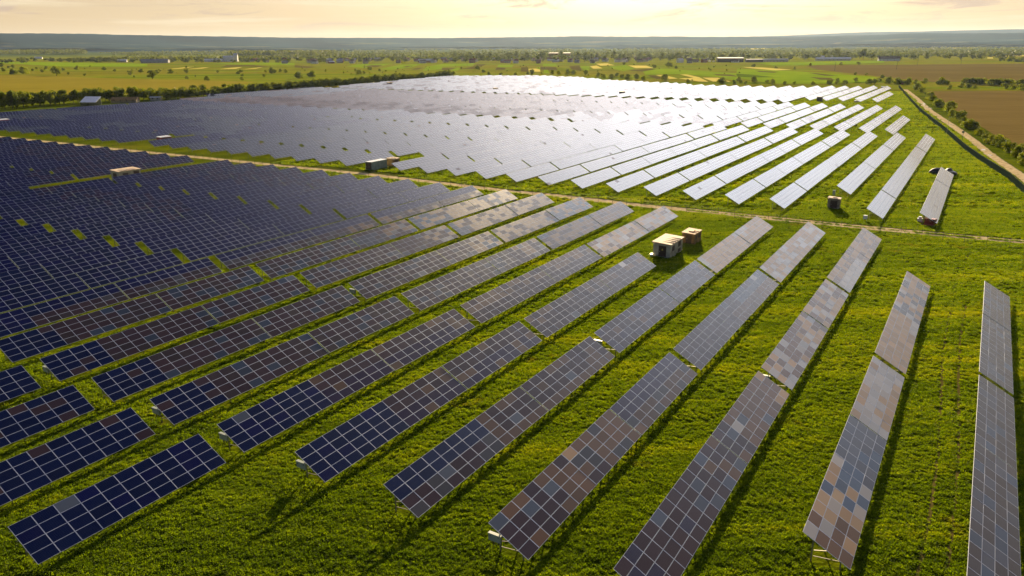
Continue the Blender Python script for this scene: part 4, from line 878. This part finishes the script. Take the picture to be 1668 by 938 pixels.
# dark hedges and copses in front of the village
def belt(p0, p1, n, kit, w_, h_, jit, label, group, name='tree', base=(9.0, 10.5)):
    for k in range(n):
        u = (k+rnd.uniform(-.3, .3))/n; x = p0[0]+(p1[0]-p0[0])*u+rnd.uniform(-jit, jit)*.3; y = p0[1]+(p1[1]-p0[1])*u+rnd.uniform(-jit, jit)
        kt = rnd.choice(kit); b2 = base if kt in FART[:4] else (6.0, 16.5)
        plant(name, kt, x, y, w_*rnd.uniform(.8, 1.25)/b2[0], h_*rnd.uniform(.75, 1.25)/b2[1], label, 'tree', group)
belt((-1300, 2150), (-1030, 2010), 10, FART[:4], 15, 9, 18, 'rounded tree in the loose row along the far left meadow edge', 'tree row at the far left meadow edge')
belt((-1150, 2050), (-960, 1960), 12, FART[:4], 15, 10, 25, 'dense rounded tree left of the pale barn', 'copse left of the pale barn')
belt((-930, 1930), (-560, 1830), 18, FART[:4], 13, 8, 22, 'tree in the belt right of the pale barn', 'tree belt right of the pale barn')
belt((-560, 1850), (-180, 1830), 20, FART[:4], 12, 9, 60, 'village garden tree left of the centre', 'garden trees in the left part of the village')
belt((-180, 1850), (560, 1760), 46, FART, 12, 12, 90, 'village garden tree in the middle of the settlement', 'garden trees in the middle of the village')
belt((-150, 2000), (260, 2050), 30, FART, 14, 17, 60, 'tall tree standing above the village houses near the centre', 'tall trees above the village')
belt((260, 1950), (700, 1850), 28, FART, 14, 14, 60, 'tall tree beside the long brown sheds', 'tall trees by the brown sheds')
belt((700, 1850), (1260, 1780), 34, FART, 15, 12, 70, 'tree in the belt around the white roofed sheds at right', 'tree belt around the white roofed sheds')
belt((780, 1960), (880, 1950), 6, FART[:4], 16, 22, 20, 'big rounded tree towering right of the white roofed sheds', 'big rounded trees at right')
# houses of the village
wall_m = [flat('house_wall_'+n_, c_, .85, 0, .12, .3) for n_, c_ in (('cream', (.62, .52, .36)), ('white', (.74, .70, .62)), ('brick', (.34, .15, .085)), ('grey', (.36, .33, .28)))]
roof_m = [flat('house_roof_'+n_, c_, .7, 0, .18, .4) for n_, c_ in (('brown', (.14, .075, .05)), ('rust', (.26, .10, .06)), ('grey', (.24, .22, .21)), ('tin', (.62, .60, .58)))]
WN = ['cream', 'white', 'brick', 'grey']; RN = ['dark brown', 'rusty red', 'grey', 'pale tin']
spots = []
while len(spots) < 74:
    u = rnd.uniform(-.34, .30); y = rnd.uniform(1640, 1990)+(-u)*220
    if all((u*y-a)**2+(y-c_)**2 > 26**2 for a, c_ in spots): spots.append((u*y, y))
spots.sort(key=lambda p: p[0]/p[1])
for i, (x, y) in enumerate(spots):
    a, c_ = rnd.randrange(4), rnd.choice((0, 0, 1, 1, 2, 3)); L, Wd = rnd.uniform(9, 15), rnd.uniform(7, 9)
    gable('house', f'small {WN[a]} village house under a {RN[c_]} roof, {ordinal(i+1)} house from the left', 'house', x, y, L, Wd, rnd.uniform(2.8, 5.2), rnd.uniform(2, 3.4), wall_m[a], roof_m[c_], rnd.uniform(-.9, .9), 3, 'houses of the distant village', True)
gable('barn', 'grey barn with pale blue tin roof left of the long low barn', 'barn', -978, 1990, 25, 12, 4.0, 2.8, wall_m[3], roof_m[3], .25, 5)
gable('barn', 'long low grey barn with weathered ridge roof at the left meadow edge', 'barn', -836, 1862, 62, 13, 6.0, 3.0, wall_m[3], roof_m[2], .1, 7)
gable('grain_store', 'long white tin roofed hall beside the tall white tower at left', 'hall', -740, 1975, 46, 12, 5.0, 2.0, wall_m[1], roof_m[3], .1, 6)
gable('white_tower', 'tall white building with bright tin roof at the left village edge', 'building', -706, 1985, 26, 12, 11.0, 3.0, wall_m[1], roof_m[3], .1, 5)
gable('church', 'white steepled building rising at the right end of the white tin roofed hall', 'building', -690, 1990, 9, 9, 15, 4.5, wall_m[1], roof_m[3], .1, 2)
gable('warehouse', 'wide dark brown flat warehouse standing above the trees at centre right', 'warehouse', 142, 2310, 62, 30, 13.0, 1.0, m_brown, roof_m[0], 0, 9)
gable('factory_shed', 'dark brown factory shed, left of a pair of sheds right of centre', 'shed', 458, 1655, 52, 22, 8.0, 1.5, m_door, roof_m[0], -.1, 8)
gable('factory_shed', 'lower dark brown factory shed on the right of the pair', 'shed', 504, 1640, 34, 16, 5.0, 1.5, m_door, roof_m[0], -.1, 6)
gable('workshop', 'long low cream workshop with pale roof next to the brown sheds', 'workshop', 556, 1665, 52, 12, 4.5, 1.5, wall_m[0], roof_m[2], -.1, 8)
gable('greenhouse', 'long bright white roofed shed among trees at right', 'shed', 716, 1760, 74, 14, 4.0, 2.5, wall_m[0], roof_m[3], -.12, 9)
gable('greenhouse', 'second white roofed shed behind the long bright one', 'shed', 745, 1860, 32, 12, 6.0, 2.5, wall_m[0], roof_m[3], -.12, 4)
gable('farmhouse', 'wide white house with brown roof in the trees at far right', 'house', 812, 1700, 42, 14, 4.5, 4.5, wall_m[1], roof_m[0], -.3, 6)
gable('farmhouse', 'white tin roofed outbuilding behind the wide brown roofed house', 'house', 840, 1760, 26, 10, 5, 2.5, wall_m[1], roof_m[3], -.3, 3)
gable('farmhouse', 'lone white farmhouse in the far left meadow', 'house', -1560, 2620, 22, 9, 3.5, 3, wall_m[1], roof_m[3], .3, 3)
gable('village_hall', 'wide white roofed hall at the front of the village, left of centre', 'hall', -190, 1765, 32, 12, 4.5, 3, wall_m[2], roof_m[3], 0, 5)
m_truck = flat('parked_white_van', (.75, .73, .70), .35, 0, .05)
for k in range(5):
    root = empty('parked_van', (392+9*k, 1668, 0), .3*(k % 3)); tag(root, f'tiny parked white van left of the brown factory sheds, {ONES[k]} from the left', 'van', 'vans parked by the brown sheds')
    b_ = MB(); b_.box(-2.6, 1.6, -1, 1, .45, 2.4); b_.box(1.6, 2.7, -1, 1, .45, 1.5); obj('body', b_.mesh('body', m_truck), root)
    for sx_ in (-1.7, 1.7):
        for sy_ in (-1, 1): b_ = MB(); b_.cyl((sx_, sy_*.82, .38), (sx_, sy_*1.04, .38), .38, .38, 10); obj('wheel', b_.mesh('wheel', m_black), root)
# far woodland and hedge lines too many and too small to count: one mass
q = np.random.default_rng(9); V = []
def clump(x, y, w_, h_, n=18, ls=6.0):
    d = q.normal(size=(n, 3)); d /= np.linalg.norm(d, axis=1)[:, None]; d[:, 2] = np.abs(d[:, 2])
    c = np.array([x, y, h_*.25])+d*np.array([w_/2, w_/2, h_*.7])*q.uniform(.7, 1.05, (n, 1))
    nn = d+q.normal(size=(n, 3))*.5; nn /= np.linalg.norm(nn, axis=1)[:, None]; t1 = np.cross(nn, q.normal(size=(n, 3))); t1 /= np.linalg.norm(t1, axis=1)[:, None]; t2 = np.cross(nn, t1)
    s_ = ls*q.uniform(.7, 1.3, (n, 1)); V.append(np.stack([c-t1*s_*.5, c-t2*s_*.5, c+t1*s_*.5, c+t2*s_*.5], 1))
def wood(u0, u1, y0, y1, n, w_, h_):
    for k in range(n):
        y = math.exp(q.uniform(math.log(y0), math.log(y1))); x = q.uniform(u0, u1)*y; clump(x, y, w_*q.uniform(.7, 1.3), h_*q.uniform(.75, 1.2))
wood(-.72, -.535, 3900, 4400, 700, 28, 24)             # the block of forest at far left
wood(-.355, -.22, 3000, 3400, 420, 22, 19)             # the long flat wood left of centre
wood(-.52, .75, 2050, 2600, 900, 13, 8)
wood(-.30, .75, 2600, 3600, 900, 16, 9)
wood(-.50, .75, 3600, 6200, 1100, 22, 9)
for k in range(26):                                     # hedge lines
    y = 1900*math.exp(k/26*1.2); u0 = q.uniform(-.6, .6); L_ = q.uniform(.05, .2)
    for j in range(40): clump((u0+L_*j/40)*y, y*(1+.05*j/40), 13, 7, 12, 5)
wood(.62, .78, 1500, 1950, 60, 10, 6); wood(-.75, -.5, 1950, 2500, 60, 11, 6)
V = np.concatenate(V).reshape(-1, 3); me = bpy.data.meshes.new('far_woodland'); nq = len(V)//4
me.vertices.add(len(V)); me.vertices.foreach_set('co', V.ravel()); me.loops.add(len(V)); me.loops.foreach_set('vertex_index', np.arange(len(V)))
me.polygons.add(nq); me.polygons.foreach_set('loop_start', np.arange(0, len(V), 4)); me.materials.append(m_leafd); me.update(); me.validate()
tag(obj('far_woodland', me), 'hazy woods and hedges merging into one band below the hills', 'woodland', kind='stuff')

# ------------------------------------------------------------------ grass
m_grass, t, b = mat('grass_blades')
g = t.node('ShaderNodeNewGeometry'); P = g.outputs['Position']
big = t.noise(t.scale(P, (0.010, 0.13, 1), (0, 0, -1.0208)), 1.0, 4, 0.6); mid = t.math('ADD', t.math('MULTIPLY', t.noise(P, 0.45, 4, 0.6), .5), t.math('MULTIPLY', t.noise(t.scale(P, (0.03, 0.75, 1), (0, 0, -1.0208)), 1.0, 4, 0.6), .5))
f = t.math('ADD', t.math('MULTIPLY', big, .42), t.math('ADD', t.math('MULTIPLY', mid, .42), t.math('MULTIPLY', g.outputs['Random Per Island'], .16)))
c = t.ramp(f, [(0.34, (0.030, 0.056, 0.001)), (0.45, (0.085, 0.145, 0.002)), (0.56, (0.165, 0.228, 0.003)), (0.68, (0.32, 0.325, 0.006))])
c = t.mix(t.mrange(t.noise(P, 0.09, 5, 0.7), 0.60, 0.72, 0, .6), c, (0.19, 0.135, 0.02, 1))
t.put(b.inputs['Base Color'], c); b.inputs['Roughness'].default_value = .75; b.inputs['Specular IOR Level'].default_value = .15
trn = t.node('ShaderNodeBsdfTranslucent'); t.put(trn.inputs[0], t.mix(1.0, c, (1.55, 1.45, .5, 1), 'MULTIPLY'))
mx = t.node('ShaderNodeMixShader'); mx.inputs[0].default_value = .5
t.l.new(b.outputs[0], mx.inputs[1]); t.l.new(trn.outputs[0], mx.inputs[2]); t.l.new(mx.outputs[0], t.n.get('Material Output').inputs[0])
def tuft(seed, r_, h_, n):
    q = random.Random(seed); b_ = MB()
    for k in range(n):
        a = q.uniform(0, 6.283); rr_ = r_*math.sqrt(q.random()); x, y = rr_*math.cos(a), rr_*math.sin(a); a2 = q.uniform(0, 6.283); hh = h_*q.uniform(.45, 1.1)*(1-.4*rr_/r_)
        w_ = q.uniform(.018, .040)*(1+h_); dx, dy = math.cos(a2)*w_, math.sin(a2)*w_; lx, ly = q.uniform(-.14, .14)+x*.3, q.uniform(-.14, .14)+y*.3
        b_.add([(x-dx, y-dy, -.03), (x+dx, y+dy, -.03), (x+dx*.8+lx*.4, y+dy*.8+ly*.4, hh*.6), (x-dx*.8+lx*.4, y-dy*.8+ly*.4, hh*.6), (x+lx, y+ly, hh)], [(0, 1, 2, 3), (3, 2, 4)])
    o = obj('grass_tuft_source', b_.mesh('grass_tuft', m_grass)); return o
src = bpy.data.collections.new('tufts')
for i in range(5):
    o = tuft(i, .26, .25, 34); C.objects.unlink(o); src.objects.link(o)
tabs = {}
for sec, k, d_, ts in rows: tabs.setdefault(sec, []).append((d_, ts))
q = np.random.default_rng(21)
def gen(y0, y1, dens, umax):
    n = int((y1-y0)*(y0+y1)*umax*dens); y = np.sqrt(q.uniform(y0*y0, y1*y1, n)); return q.uniform(-umax, umax, n)*y, y
px_, py_, sc_ = [], [], []
for (y0, y1, dn, s_) in ((38, 70, 15.0, .85), (70, 110, 9.0, .98), (110, 175, 4.2, 1.25), (175, 330, 1.1, 1.9), (330, 620, .22, 3.4)):
    x, y = gen(y0, y1, dn, .95 if y0 < 70 else .74); s = EX*x+EY*y; d = NX*x+NY*y; keep = np.ones(len(x), bool)
    if y0 >= 175: keep &= (d > -200)
    if y0 >= 330: keep &= (d > -110)
    if y0 >= 110: keep &= ~((s < 160) & (d < -110)) 
    for sec, k_, dlow, ts_ in rows:
        if sec in 'AB':
            m_ = (d < dlow-.55) & (d > dlow-3.2)
            for s0_, nc_ in ts_: keep &= ~(m_ & (s > s0_+.3) & (s < s0_+nc_*MP-.3))
    sc_r = np.interp(d, [-460, -360, -314, -287, -250, -207, -179, -157, -132, -109, -90, -66, -52, -34, -16, 0, 10, 60], [169, 169, 170, 169.5, 170.6, 171.4, 172, 172.6, 171.5, 170.2, 171, 170.3, 171, 171.6, 172.5, 173.5, 174.8, 174.8]); keep &= ~((np.abs(s-sc_r) < 2.0) & ((np.abs(s-sc_r) > .35) | (y0 > 170))); keep &= ~((s > 170) & (s < 178) & (d < -146) & (d > -182))
    xr = np.interp(y, [p[1] for p in ROAD_R[::-1]], [p[0] for p in ROAD_R[::-1]]); keep &= (x < xr-2.2) 
    for rut in (.6, 2.3): keep &= ~((np.abs(d-rut+.6*np.sin(s*.07)) < .20) & (s < 130))
    x, y, s, d = x[keep], y[keep], s[keep], d[keep]
    nz = .5+.5*np.sin(x*.55+1.3*np.sin(y*.31))*np.sin(y*.47+1.1*np.sin(x*.37)); nz2 = .5+.5*np.sin(x*1.7+2*np.sin(y*.9))*np.sin(y*1.9+1.5*np.sin(x*1.1))
    px_.append(x); py_.append(y); nz3 = np.clip(.5+.5*np.sin(x*.21+2.1*np.sin(y*.13+1))*np.sin(y*.19+1.7*np.sin(x*.11+2)), 0, 1); sc_.append(s_*(.55+.32*nz+.28*nz2+.38*nz3*nz3)*q.uniform(.75, 1.25, len(x)))
X, Y_, SC = map(np.concatenate, (px_, py_, sc_)); print('tufts', len(X))
me = bpy.data.meshes.new('grass'); me.vertices.add(len(X)); me.vertices.foreach_set('co', np.stack([X, Y_, np.zeros_like(X)], 1).astype(np.float32).ravel())
a_ = me.attributes.new('sc', 'FLOAT', 'POINT'); a_.data.foreach_set('value', SC.astype(np.float32)); a_ = me.attributes.new('rot', 'FLOAT', 'POINT'); a_.data.foreach_set('value', q.uniform(0, 6.28, len(X)).astype(np.float32)); me.update()
go = tag(obj('grass', me), 'thick yellow green meadow grass growing between the rows of tables', 'grass', kind='stuff')
ng = bpy.data.node_groups.new('grass_scatter', 'GeometryNodeTree'); ng.interface.new_socket('Geometry', in_out='INPUT', socket_type='NodeSocketGeometry'); ng.interface.new_socket('Geometry', in_out='OUTPUT', socket_type='NodeSocketGeometry')
N = ng.nodes; L = ng.links; gi = N.new('NodeGroupInput'); go_ = N.new('NodeGroupOutput'); ip = N.new('GeometryNodeInstanceOnPoints'); ci = N.new('GeometryNodeCollectionInfo'); ci.inputs['Collection'].default_value = src; ci.inputs['Separate Children'].default_value = True; ci.inputs['Reset Children'].default_value = True
a1 = N.new('GeometryNodeInputNamedAttribute'); a1.data_type = 'FLOAT'; a1.inputs[0].default_value = 'sc'; a2 = N.new('GeometryNodeInputNamedAttribute'); a2.data_type = 'FLOAT'; a2.inputs[0].default_value = 'rot'
cx = N.new('ShaderNodeCombineXYZ'); L.new(a2.outputs[0], cx.inputs[2]); L.new(gi.outputs[0], ip.inputs['Points']); L.new(ci.outputs[0], ip.inputs['Instance']); ip.inputs['Pick Instance'].default_value = True
L.new(cx.outputs[0], ip.inputs['Rotation']); L.new(a1.outputs[0], ip.inputs['Scale']); L.new(ip.outputs[0], go_.inputs[0])
mo = go.modifiers.new('grass', 'NODES'); mo.node_group = ng
